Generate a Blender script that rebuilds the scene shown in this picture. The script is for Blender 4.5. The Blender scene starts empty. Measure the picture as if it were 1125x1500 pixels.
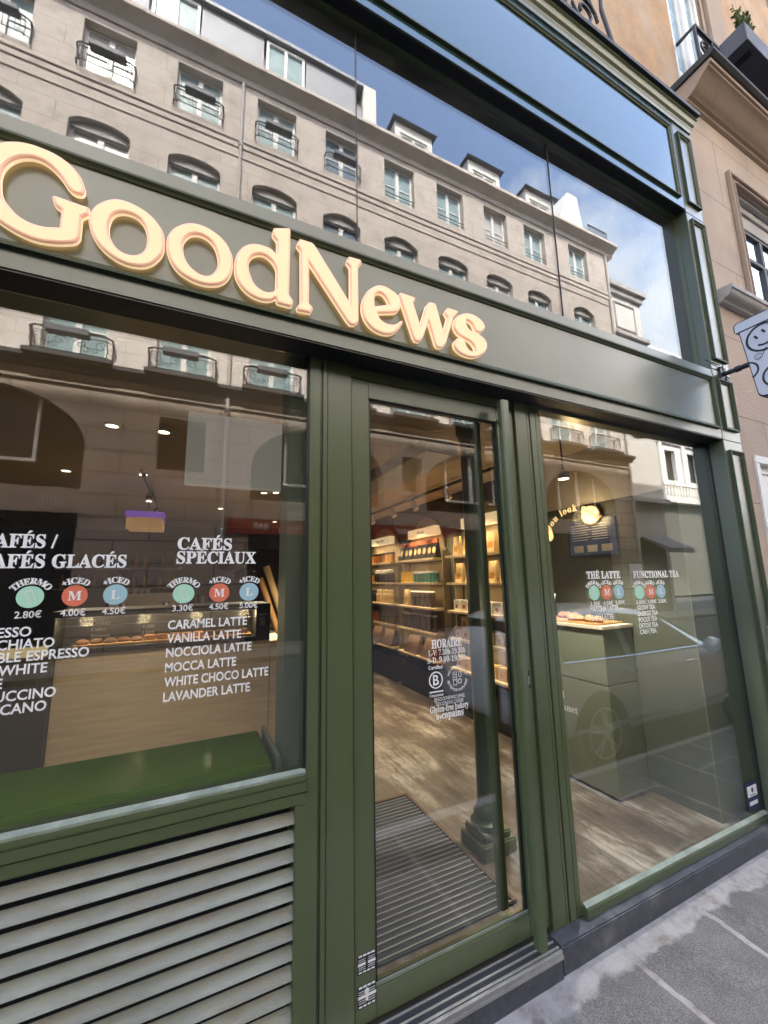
import bpy, bmesh, math, random
from mathutils import Vector, Matrix
random.seed(7)
C = bpy.context.scene.collection
S = bpy.context.scene
R = math.radians

# ------------------------------------------------------------------ camera, sky, sun, exposure
cd = bpy.data.cameras.new('camera'); cam = bpy.data.objects.new('camera', cd); C.objects.link(cam)
cd.sensor_fit = 'AUTO'; cd.sensor_width = 36.0; cd.lens = 589.36/1500*36; cd.clip_start = 0.05; cd.clip_end = 900
AX = Vector((0.90439755, 0.0531576, 0.42336668)); AY = Vector((-0.42628548, 0.15580335, 0.89107015)); AZ = Vector((-0.01859479, -0.98635672, 0.16356848))
cam.matrix_world = Matrix(((AX[0], -AX[1], -AX[2], 0.0), (AY[0], -AY[1], -AY[2], -1.5), (AZ[0], -AZ[1], -AZ[2], 1.66), (0, 0, 0, 1)))
S.camera = cam
S.render.resolution_x = 768; S.render.resolution_y = 1024
S.view_settings.view_transform = 'Standard'; S.view_settings.look = 'None'; S.view_settings.exposure = 3.2; S.view_settings.gamma = 1.0
try:
    S.cycles.use_denoising = True; S.cycles.max_bounces = 10; S.cycles.transparent_max_bounces = 24
    S.cycles.glossy_bounces = 5; S.cycles.diffuse_bounces = 4; S.cycles.sample_clamp_indirect = 6.0; S.cycles.caustics_reflective = False; S.cycles.caustics_refractive = False
    S.cycles.blur_glossy = 0.0
except Exception: pass

SUN_DIR = Vector((0.28, -1.0, -1.30)).normalized()
W = bpy.data.worlds.new('World'); S.world = W; W.use_nodes = True
nt = W.node_tree; nt.nodes.clear()
def N(nt, t, **k):
    n = nt.nodes.new(t)
    for a, b in k.items():
        if a.startswith('i_'): n.inputs[a[2:].replace('_', ' ')].default_value = b
        else: setattr(n, a, b)
    return n
sky = N(nt, 'ShaderNodeTexSky', sky_type='NISHITA', sun_disc=False, sun_elevation=math.asin(-SUN_DIR.z), sun_rotation=math.atan2(-SUN_DIR.x, -SUN_DIR.y))
sky.air_density = 1.0; sky.dust_density = 4.0; sky.ozone_density = 1.5
bg = N(nt, 'ShaderNodeBackground'); bg.inputs['Strength'].default_value = 0.15
out = N(nt, 'ShaderNodeOutputWorld')
tc = N(nt, 'ShaderNodeTexCoord')
no = N(nt, 'ShaderNodeTexNoise'); no.inputs['Scale'].default_value = 3.2; no.inputs['Detail'].default_value = 7; no.inputs['Roughness'].default_value = 0.62
cdir = Vector((2.0, -1.0, 1.12)).normalized()
dot = N(nt, 'ShaderNodeVectorMath', operation='DOT_PRODUCT'); dot.inputs[1].default_value = cdir
mr = N(nt, 'ShaderNodeMapRange'); mr.inputs[1].default_value = 0.90; mr.inputs[2].default_value = 1.0
ad = N(nt, 'ShaderNodeMath', operation='MULTIPLY_ADD'); ad.inputs[1].default_value = 0.30
cr = N(nt, 'ShaderNodeMapRange'); cr.inputs[1].default_value = 0.60; cr.inputs[2].default_value = 0.82
mx = N(nt, 'ShaderNodeMix', data_type='RGBA'); mx.inputs[7].default_value = (3.0, 3.2, 3.5, 1)
L = nt.links.new
L(tc.outputs['Generated'], no.inputs['Vector']); L(tc.outputs['Generated'], dot.inputs[0]); L(dot.outputs['Value'], mr.inputs[0])
L(mr.outputs[0], ad.inputs[0]); L(no.outputs['Fac'], ad.inputs[2]); L(ad.outputs[0], cr.inputs[0]); L(cr.outputs[0], mx.inputs[0])
L(sky.outputs[0], mx.inputs[6]); L(mx.outputs[2], bg.inputs['Color']); L(bg.outputs[0], out.inputs[0])

sd = bpy.data.lights.new('sun', 'SUN'); sd.energy = 2.0; sd.angle = R(0.5); sd.color = (1.0, 0.95, 0.88)
so = bpy.data.objects.new('sun', sd); C.objects.link(so); so.rotation_euler = SUN_DIR.to_track_quat('-Z', 'Y').to_euler(); so.location = (-5, 20, 30)

# ------------------------------------------------------------------ materials
MATS = {}
KL = 0.62
KE = 0.40   # lamps and lit things, relative to the daylight
def mat(name, col, rough=0.5, metal=0.0, var=0.0, vs=4.0, bump=0.0, bs=60.0, emit=None, es=1.0, spec=0.5, coat=0.0, dirt=None, dscale=1.2, dlo=0.52, dhi=0.7, dfac=0.6, stretch=None):
    m = bpy.data.materials.new(name); m.use_nodes = True; MATS[name] = m
    t = m.node_tree; p = t.nodes['Principled BSDF']; l = t.links.new
    p.inputs['Base Color'].default_value = (*col, 1); p.inputs['Roughness'].default_value = rough; p.inputs['Metallic'].default_value = metal
    p.inputs['Specular IOR Level'].default_value = spec; p.inputs['Coat Weight'].default_value = coat; p.inputs['Coat Roughness'].default_value = 0.03 if rough < 0.25 else 0.22
    co = N(t, 'ShaderNodeTexCoord'); src = co.outputs['Object']
    if stretch:
        mp = N(t, 'ShaderNodeMapping'); mp.inputs['Scale'].default_value = stretch; l(src, mp.inputs[0]); src = mp.outputs[0]
    cur = None
    if var:
        n = N(t, 'ShaderNodeTexNoise'); n.inputs['Scale'].default_value = vs; n.inputs['Detail'].default_value = 5; l(src, n.inputs['Vector'])
        r = N(t, 'ShaderNodeMapRange'); r.inputs[1].default_value = 0.3; r.inputs[2].default_value = 0.7; r.inputs[3].default_value = 1-var; r.inputs[4].default_value = 1+var
        l(n.outputs['Fac'], r.inputs[0])
        hs = N(t, 'ShaderNodeHueSaturation'); hs.inputs['Color'].default_value = (*col, 1); l(r.outputs[0], hs.inputs['Value']); cur = hs.outputs[0]
        rr = N(t, 'ShaderNodeMapRange'); rr.inputs[1].default_value = 0.3; rr.inputs[2].default_value = 0.7; rr.inputs[3].default_value = max(0, rough-0.06); rr.inputs[4].default_value = min(1, rough+0.08)
        l(n.outputs['Fac'], rr.inputs[0]); l(rr.outputs[0], p.inputs['Roughness'])
    if dirt:
        n2 = N(t, 'ShaderNodeTexNoise'); n2.inputs['Scale'].default_value = dscale; n2.inputs['Detail'].default_value = 8; n2.inputs['Roughness'].default_value = 0.68; l(src, n2.inputs['Vector'])
        r2 = N(t, 'ShaderNodeMapRange'); r2.inputs[1].default_value = dlo; r2.inputs[2].default_value = dhi; r2.inputs[4].default_value = dfac; l(n2.outputs['Fac'], r2.inputs[0])
        mm = N(t, 'ShaderNodeMix', data_type='RGBA'); l(r2.outputs[0], mm.inputs[0]); mm.inputs[7].default_value = (*dirt, 1)
        if cur: l(cur, mm.inputs[6])
        else: mm.inputs[6].default_value = (*col, 1)
        cur = mm.outputs[2]
    if cur: l(cur, p.inputs['Base Color'])
    if bump:
        n3 = N(t, 'ShaderNodeTexNoise'); n3.inputs['Scale'].default_value = bs; n3.inputs['Detail'].default_value = 6; l(src, n3.inputs['Vector'])
        b = N(t, 'ShaderNodeBump'); b.inputs['Strength'].default_value = bump; b.inputs['Distance'].default_value = 0.01; l(n3.outputs['Fac'], b.inputs['Height']); l(b.outputs[0], p.inputs['Normal'])
    if emit:
        p.inputs['Emission Color'].default_value = (*emit, 1); p.inputs['Emission Strength'].default_value = es*KE
    return m
def glass(name, f0=0.07, tint=(0.93, 0.96, 0.94), grime=0.0):
    m = bpy.data.materials.new(name); m.use_nodes = True; t = m.node_tree; t.nodes.clear(); l = t.links.new; MATS[name] = m
    o = N(t, 'ShaderNodeOutputMaterial'); mixs = N(t, 'ShaderNodeMixShader'); tr = N(t, 'ShaderNodeBsdfTransparent'); tr.inputs[0].default_value = (*tint, 1)
    gl = N(t, 'ShaderNodeBsdfGlossy'); gl.inputs['Roughness'].default_value = 0.0
    lw = N(t, 'ShaderNodeLayerWeight'); lw.inputs[0].default_value = 0.5
    pw = N(t, 'ShaderNodeMath', operation='POWER'); pw.inputs[1].default_value = 5; l(lw.outputs['Facing'], pw.inputs[0])
    ma = N(t, 'ShaderNodeMath', operation='MULTIPLY_ADD'); ma.inputs[1].default_value = 1-f0; ma.inputs[2].default_value = f0; l(pw.outputs[0], ma.inputs[0])
    l(ma.outputs[0], mixs.inputs[0]); l(tr.outputs[0], mixs.inputs[1]); l(gl.outputs[0], mixs.inputs[2])
    # very slight waviness of real panes
    co = N(t, 'ShaderNodeTexCoord'); n3 = N(t, 'ShaderNodeTexNoise'); n3.inputs['Scale'].default_value = 1.3; n3.inputs['Detail'].default_value = 1; l(co.outputs['Object'], n3.inputs['Vector'])
    b = N(t, 'ShaderNodeBump'); b.inputs['Strength'].default_value = 0.012; b.inputs['Distance'].default_value = 0.02; l(n3.outputs['Fac'], b.inputs['Height']); l(b.outputs[0], gl.inputs['Normal'])
    last = mixs
    if grime:
        df = N(t, 'ShaderNodeBsdfDiffuse'); df.inputs[0].default_value = (0.6, 0.58, 0.55, 1)
        n4 = N(t, 'ShaderNodeTexNoise'); n4.inputs['Scale'].default_value = 5; n4.inputs['Detail'].default_value = 8; n4.inputs['Roughness'].default_value = 0.7; l(co.outputs['Object'], n4.inputs['Vector'])
        r4 = N(t, 'ShaderNodeMapRange'); r4.inputs[1].default_value = 0.35; r4.inputs[2].default_value = 0.8; r4.inputs[4].default_value = grime; l(n4.outputs['Fac'], r4.inputs[0])
        m2 = N(t, 'ShaderNodeMixShader'); l(r4.outputs[0], m2.inputs[0]); l(mixs.outputs[0], m2.inputs[1]); l(df.outputs[0], m2.inputs[2]); last = m2
    l(last.outputs[0], o.inputs[0]); return m

G = (0.078, 0.098, 0.040)
mat('paint', G, 0.30, bump=0.008, bs=60, spec=0.8, coat=0.35, dirt=(0.34, 0.35, 0.29), dscale=38, dlo=0.735, dhi=0.76, dfac=0.7)
mat('paint_moulding', (0.050, 0.062, 0.030), 0.5, spec=0.3)
mat('paint_gloss', (0.030, 0.060, 0.050), 0.10, spec=0.75, coat=0.10)
mat('paint_band', (0.076, 0.089, 0.052), 0.34, var=0.06, vs=2, bump=0.02, bs=12, spec=0.9, coat=0.4)
mat('paint_dusty', (0.215, 0.225, 0.185), 0.55, var=0.22, vs=10, bump=0.2, bs=90, dirt=(0.20, 0.175, 0.13), dscale=11, dlo=0.5, dhi=0.66, dfac=0.75, stretch=(0.5, 1, 2))
mat('sill_worn', (0.20, 0.23, 0.17), 0.5, var=0.2, vs=12, bump=0.1, bs=80, dirt=(0.34, 0.34, 0.31), dscale=8, dfac=0.7)
mat('frame_taupe', (0.22, 0.205, 0.18), 0.45, var=0.05)
mat('black_metal', (0.012, 0.012, 0.014), 0.45, var=0.1)
mat('gasket', (0.008, 0.008, 0.009), 0.5)
mat('steel', (0.50, 0.49, 0.47), 0.34, metal=0.85, var=0.12, vs=30)
mat('rubber', (0.02, 0.02, 0.022), 0.8, bump=0.3, bs=300)
mat('granite', (0.055, 0.057, 0.066), 0.42, var=0.35, vs=30, bump=0.12, bs=90, dirt=(0.17, 0.165, 0.16), dscale=4.5, dlo=0.52, dhi=0.74, dfac=0.7)
glass('glass_shop', 0.125, (0.94, 0.96, 0.94), grime=0.009)
glass('glass_transom', 0.122, (0.75, 0.78, 0.78), grime=0.05)
glass('glass_case', 0.05, (0.95, 0.97, 0.96))
glass('glass_car', 0.10, (0.16, 0.18, 0.18))
mat('white_vinyl', (0.80, 0.80, 0.78), 0.5)
mat('mint_vinyl', (0.40, 0.70, 0.52), 0.5); mat('orange_vinyl', (0.68, 0.17, 0.09), 0.5); mat('blue_vinyl', (0.33, 0.52, 0.56), 0.5)
mat('white_paper', (0.80, 0.80, 0.80), 0.6); mat('navy', (0.02, 0.03, 0.09), 0.5); mat('ink', (0.01, 0.01, 0.012), 0.5)
mat('letter_face', (0.80, 0.56, 0.36), 0.42, emit=(1.0, 0.66, 0.30), es=0.140, var=0.03, vs=4)
mat('letter_rim', (0.84, 0.47, 0.36), 0.42, emit=(1.0, 0.54, 0.30), es=0.085)
mat('letter_side', (0.80, 0.66, 0.50), 0.4, emit=(1.0, 0.72, 0.40), es=0.21)
mat('halo', (0.9,0.7,0.5), 0.5, emit=(1.0,0.58,0.25), es=0.6)
mat('stone', (0.46, 0.36, 0.285), 0.85, var=0.16, vs=1.7, bump=0.55, bs=45, dirt=(0.20, 0.145, 0.105), dscale=22, dlo=0.60, dhi=0.70, dfac=0.7)
mat('stone_ochre', (0.43, 0.27, 0.14), 0.85, var=0.18, vs=5, bump=0.7, bs=30, dirt=(0.47, 0.36, 0.25), dscale=1.5, dlo=0.42, dhi=0.62, dfac=0.9, stretch=(1, 1, 0.75))
mat('stone_trim', (0.37, 0.275, 0.20), 0.8, var=0.08, vs=5, bump=0.2, bs=50, dirt=(0.24, 0.18, 0.13), dscale=5, dfac=0.4)
mat('stone_grey', (0.42, 0.40, 0.38), 0.8, var=0.06, bump=0.2, bs=50)
mat('white_wood', (0.74, 0.73, 0.70), 0.5, var=0.05)
mat('wall_opp', (0.53, 0.475, 0.42), 0.9, var=0.10, vs=0.8, bump=0.8, bs=9, dirt=(0.29, 0.25, 0.215), dscale=1.6, dlo=0.47, dhi=0.70, dfac=0.75)
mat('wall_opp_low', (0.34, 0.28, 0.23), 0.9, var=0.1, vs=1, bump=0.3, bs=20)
mat('wall_white', (0.66, 0.64, 0.60), 0.85, var=0.06, vs=1, bump=0.2, bs=10)
mat('zinc', (0.25, 0.26, 0.28), 0.55, metal=0.2, var=0.1, vs=3); mat('slate', (0.12, 0.125, 0.14), 0.6, var=0.2, vs=8)
mat('lead', (0.035, 0.033, 0.032), 0.7, var=0.2, vs=4)
mat('iron', (0.014, 0.014, 0.016), 0.5)
mat('window_teal', (0.26, 0.36, 0.38), 0.25, var=0.1, vs=2, spec=0.25); mat('window_dark', (0.02, 0.022, 0.025), 0.06)  # teal panes carry the sky's reflection in their base colour
mat('planter_grey', (0.085, 0.090, 0.105), 0.6, var=0.08); mat('soil', (0.03, 0.022, 0.015), 0.9); mat('leaf', (0.09, 0.13, 0.03), 0.6, var=0.4, vs=9); mat('leaf_dry', (0.22, 0.15, 0.08), 0.7)
mat('int_wall', (0.090, 0.078, 0.050), 0.8, var=0.05); mat('int_white', (0.62, 0.57, 0.50), 0.8, var=0.03); mat('int_ceiling', (0.44, 0.37, 0.30), 0.9, var=0.03); mat('panel_added_glow', (0.6,0.57,0.52), 0.6, emit=(1.0,0.92,0.84), es=0.045)  # bulkhead panel gets a weak glow of its own, added to brighten it
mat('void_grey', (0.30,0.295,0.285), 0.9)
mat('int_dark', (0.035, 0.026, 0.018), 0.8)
mat('niche', (0.27, 0.21, 0.13), 0.8); mat('shelf', (0.62, 0.50, 0.34), 0.6)
mat('wall_olive', (0.075, 0.078, 0.052), 0.7, var=0.08)
mat('int_green', (0.19, 0.20, 0.135), 0.5, var=0.05); mat('ledge_green', (0.11, 0.19, 0.014), 0.07, var=0.05, vs=2)
mat('beech', (0.62, 0.51, 0.365), 0.55, var=0.10, vs=2.5, stretch=(1.2, 1, 14))
mat('wood_board', (0.45, 0.26, 0.10), 0.6, var=0.15, vs=6)
mat('awning', (0.17, 0.17, 0.175), 0.9); mat('red_sign', (0.22, 0.025, 0.015), 0.5); mat('shop_dark', (0.03, 0.03, 0.035), 0.4)
mat('car_paint', (0.80, 0.81, 0.83), 0.25, metal=0.15, coat=1.0); mat('tyre', (0.015, 0.015, 0.016), 0.8); mat('rim', (0.55, 0.56, 0.58), 0.3, metal=0.9); mat('lamp_red', (0.4, 0.01, 0.01), 0.2); mat('chrome', (0.7, 0.7, 0.72), 0.12, metal=1.0)
mat('light_warm', (1, 0.9, 0.7), 0.5, emit=(1.0, 0.84, 0.56), es=3.2); mat('lightbox', (0.9, 0.8, 0.6), 0.5, emit=(1.0, 0.74, 0.40), es=0.20)
mat('neon', (0.9, 0.7, 0.4), 0.4, emit=(1.0, 0.66, 0.26), es=0.42); mat('neon_rim', (0.30, 0.14, 0.04), 0.4); mat('screen', (0.02, 0.025, 0.035), 0.25, emit=(0.16, 0.20, 0.30), es=0.06)
mat('purple_strip', (0.1, 0.02, 0.2), 0.5, emit=(0.25, 0.08, 0.7), es=0.12)
mat('sign_white', (0.60, 0.61, 0.66), 0.4, var=0.03); mat('road', (0.05, 0.05, 0.053), 0.85, var=0.2, vs=12, bump=0.4, bs=140)

def floor_mat():
    m = mat('shop_floor', (0.20, 0.155, 0.115), 0.33); t = m.node_tree; p = t.nodes['Principled BSDF']; l = t.links.new
    co = N(t, 'ShaderNodeTexCoord'); mp = N(t, 'ShaderNodeMapping'); mp.inputs['Scale'].default_value = (1.0, 0.35, 1); l(co.outputs['Object'], mp.inputs[0])
    n1 = N(t, 'ShaderNodeTexNoise'); n1.inputs['Scale'].default_value = 3.6; n1.inputs['Detail'].default_value = 11; n1.inputs['Roughness'].default_value = 0.74; n1.inputs['Distortion'].default_value = 0.15; l(mp.outputs[0], n1.inputs['Vector'])
    r = N(t, 'ShaderNodeValToRGB'); e = r.color_ramp.elements; e[0].position = 0.30; e[0].color = (0.030, 0.021, 0.015, 1); e[1].position = 0.66; e[1].color = (0.42, 0.385, 0.345, 1); x = r.color_ramp.elements.new(0.5); x.color = (0.125, 0.095, 0.070, 1)
    l(n1.outputs['Fac'], r.inputs[0])
    n2 = N(t, 'ShaderNodeTexNoise'); n2.inputs['Scale'].default_value = 30; n2.inputs['Detail'].default_value = 4
    mp2 = N(t, 'ShaderNodeMapping'); mp2.inputs['Scale'].default_value = (1.0, 0.08, 1); l(co.outputs['Object'], mp2.inputs[0]); l(mp2.outputs[0], n2.inputs['Vector'])
    mm = N(t, 'ShaderNodeMix', data_type='RGBA', blend_type='MULTIPLY'); mm.inputs[0].default_value = 0.7; l(r.outputs[0], mm.inputs[6]); 
    r2 = N(t, 'ShaderNodeMapRange'); r2.inputs[1].default_value = 0.3; r2.inputs[2].default_value = 0.7; r2.inputs[3].default_value = 0.6; r2.inputs[4].default_value = 1.25; l(n2.outputs['Fac'], r2.inputs[0]); l(r2.outputs[0], mm.inputs[7])
    br = N(t, 'ShaderNodeTexBrick'); br.inputs['Scale'].default_value = 1.0; br.inputs['Mortar Size'].default_value = 0.003; br.inputs['Brick Width'].default_value = 1.3; br.inputs['Row Height'].default_value = 0.19
    br.inputs['Color1'].default_value = (1, 1, 1, 1); br.inputs['Color2'].default_value = (0.70, 0.70, 0.70, 1); br.inputs['Mortar'].default_value = (0.15, 0.14, 0.13, 1)
    mp3 = N(t, 'ShaderNodeMapping'); mp3.inputs['Rotation'].default_value = (0, 0, R(90)); l(co.outputs['Object'], mp3.inputs[0]); l(mp3.outputs[0], br.inputs['Vector'])
    m3 = N(t, 'ShaderNodeMix', data_type='RGBA', blend_type='MULTIPLY'); m3.inputs[0].default_value = 0.55; l(mm.outputs[2], m3.inputs[6]); l(br.outputs['Color'], m3.inputs[7])
    l(m3.outputs[2], p.inputs['Base Color']); return m
floor_mat()
def pave_mat():
    # granite flags with lime-washed mortar joints
    m = mat('pavement', (0.12, 0.12, 0.125), 0.8); t = m.node_tree; p = t.nodes['Principled BSDF']; l = t.links.new
    co = N(t, 'ShaderNodeTexCoord')
    nw = N(t, 'ShaderNodeTexNoise'); nw.inputs['Scale'].default_value = 7; nw.inputs['Detail'].default_value = 8; l(co.outputs['Object'], nw.inputs['Vector'])
    ws = N(t, 'ShaderNodeVectorMath', operation='MULTIPLY_ADD'); ws.inputs[1].default_value = (0.06, 0.06, 0); l(nw.outputs['Color'], ws.inputs[0]); l(co.outputs['Object'], ws.inputs[2])
    sw = N(t, 'ShaderNodeSeparateXYZ'); l(ws.outputs[0], sw.inputs[0]); mp = N(t, 'ShaderNodeCombineXYZ')
    xa = N(t, 'ShaderNodeMath', operation='ADD'); xa.inputs[1].default_value = -1.93; l(sw.outputs['X'], xa.inputs[0]); ya0 = N(t, 'ShaderNodeMath', operation='ADD'); ya0.inputs[1].default_value = -0.62; l(sw.outputs['Y'], ya0.inputs[0])
    l(ya0.outputs[0], mp.inputs[0]); l(xa.outputs[0], mp.inputs[1])
    br = N(t, 'ShaderNodeTexBrick'); br.inputs['Scale'].default_value = 1.0; br.inputs['Mortar Size'].default_value = 0.017; br.inputs['Mortar Smooth'].default_value = 0.12; br.inputs['Brick Width'].default_value = 2.4; br.inputs['Row Height'].default_value = 0.55; br.offset = 0.5
    l(mp.outputs[0], br.inputs['Vector'])
    n1 = N(t, 'ShaderNodeTexNoise'); n1.inputs['Scale'].default_value = 190; n1.inputs['Detail'].default_value = 3; l(co.outputs['Object'], n1.inputs['Vector'])
    r = N(t, 'ShaderNodeValToRGB'); e = r.color_ramp.elements; e[0].position = 0.35; e[0].color = (0.080, 0.074, 0.070, 1); e[1].position = 0.72; e[1].color = (0.21, 0.195, 0.18, 1); x = e.new(0.5); x.color = (0.122, 0.113, 0.105, 1); l(n1.outputs['Fac'], r.inputs[0])
    n2 = N(t, 'ShaderNodeTexNoise'); n2.inputs['Scale'].default_value = 2.2; n2.inputs['Detail'].default_value = 7; n2.inputs['Roughness'].default_value = 0.7; l(co.outputs['Object'], n2.inputs['Vector'])
    n5 = N(t, 'ShaderNodeTexNoise'); n5.inputs['Scale'].default_value = 9; n5.inputs['Detail'].default_value = 8; n5.inputs['Roughness'].default_value = 0.75; l(co.outputs['Object'], n5.inputs['Vector'])
    lime = N(t, 'ShaderNodeValToRGB'); e = lime.color_ramp.elements; e[0].position = 0.36; e[0].color = (0.185, 0.150, 0.130, 1); e[1].position = 0.60; e[1].color = (0.33, 0.305, 0.285, 1); xl = e.new(0.48); xl.color = (0.27, 0.245, 0.23, 1); l(n5.outputs['Fac'], lime.inputs[0])
    # lime smear along the foot of the wall
    sx = N(t, 'ShaderNodeSeparateXYZ'); l(co.outputs['Object'], sx.inputs[0])
    ya = N(t, 'ShaderNodeMath', operation='MULTIPLY_ADD'); ya.inputs[1].default_value = 0.17; l(nw.outputs['Fac'], ya.inputs[0]); l(sx.outputs['Y'], ya.inputs[2])
    yr = N(t, 'ShaderNodeMapRange'); yr.inputs[1].default_value = 0.010; yr.inputs[2].default_value = 0.035; l(ya.outputs[0], yr.inputs[0])
    pat = N(t, 'ShaderNodeMapRange'); pat.inputs[1].default_value = 0.66; pat.inputs[2].default_value = 0.8; pat.inputs[4].default_value = 0.35; l(n5.outputs['Fac'], pat.inputs[0])
    mx1 = N(t, 'ShaderNodeMath', operation='MAXIMUM'); l(br.outputs['Fac'], mx1.inputs[0]); l(yr.outputs[0], mx1.inputs[1])
    mx2 = N(t, 'ShaderNodeMath', operation='MAXIMUM'); l(mx1.outputs[0], mx2.inputs[0]); l(pat.outputs[0], mx2.inputs[1])
    mm = N(t, 'ShaderNodeMix', data_type='RGBA'); l(mx2.outputs[0], mm.inputs[0])
    n6 = N(t, 'ShaderNodeTexNoise'); n6.inputs['Scale'].default_value = 4.5; n6.inputs['Detail'].default_value = 9; n6.inputs['Roughness'].default_value = 0.7; l(co.outputs['Object'], n6.inputs['Vector'])
    st = N(t, 'ShaderNodeMapRange'); st.inputs[1].default_value = 0.3; st.inputs[2].default_value = 0.7; st.inputs[3].default_value = 0.62; st.inputs[4].default_value = 1.30; l(n6.outputs['Fac'], st.inputs[0])
    hs2 = N(t, 'ShaderNodeHueSaturation'); l(st.outputs[0], hs2.inputs['Value']); l(r.outputs[0], hs2.inputs['Color']); l(hs2.outputs[0], mm.inputs[6]); l(lime.outputs[0], mm.inputs[7])
    l(mm.outputs[2], p.inputs['Base Color'])
    hm = N(t, 'ShaderNodeMath', operation='MULTIPLY_ADD'); hm.inputs[1].default_value = 0.35; l(n1.outputs['Fac'], hm.inputs[0])
    inv = N(t, 'ShaderNodeMath', operation='MULTIPLY_ADD'); inv.inputs[1].default_value = -0.5; inv.inputs[2].default_value = 0.5; l(br.outputs['Fac'], inv.inputs[0]); l(inv.outputs[0], hm.inputs[2])
    b = N(t, 'ShaderNodeBump'); b.inputs['Strength'].default_value = 0.8; b.inputs['Distance'].default_value = 0.012; l(hm.outputs[0], b.inputs['Height']); l(b.outputs[0], p.inputs['Normal'])
    return m
pave_mat()
def ashlar(name, base, w, h, shift=0.0, axis='XZ', joint=(0.20, 0.15, 0.11), js=0.006):
    # adds masonry joints to a copy of a stone material
    m = MATS[base].copy(); m.name = name; MATS[name] = m; t = m.node_tree; p = t.nodes['Principled BSDF']; l = t.links.new
    src = p.inputs['Base Color'].links[0].from_socket
    co = N(t, 'ShaderNodeTexCoord'); sx = N(t, 'ShaderNodeSeparateXYZ'); cb = N(t, 'ShaderNodeCombineXYZ'); l(co.outputs['Object'], sx.inputs[0]); l(sx.outputs['X'], cb.inputs[0]); l(sx.outputs['Z'], cb.inputs[1])
    mp = N(t, 'ShaderNodeMapping'); mp.inputs['Location'].default_value = (shift, 0.0, 0); l(cb.outputs[0], mp.inputs[0])
    br = N(t, 'ShaderNodeTexBrick'); br.inputs['Scale'].default_value = 1; br.inputs['Mortar Size'].default_value = js; br.inputs['Brick Width'].default_value = w; br.inputs['Row Height'].default_value = h; l(mp.outputs[0], br.inputs['Vector'])
    mm = N(t, 'ShaderNodeMix', data_type='RGBA'); l(br.outputs['Fac'], mm.inputs[0]); l(src, mm.inputs[6]); mm.inputs[7].default_value = (*joint, 1); l(mm.outputs[2], p.inputs['Base Color'])
ashlar('stone_block', 'stone', 1.35, 0.735, 0.2, js=0.004)
ashlar('wall_upper', 'wall_opp', 1.6, 0.62, 0.3, joint=(0.33,0.28,0.23), js=0.010)
ashlar('wall_rustic', 'wall_opp_low', 1.5, 0.55, 0.0, joint=(0.12, 0.09, 0.07), js=0.022)

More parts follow.
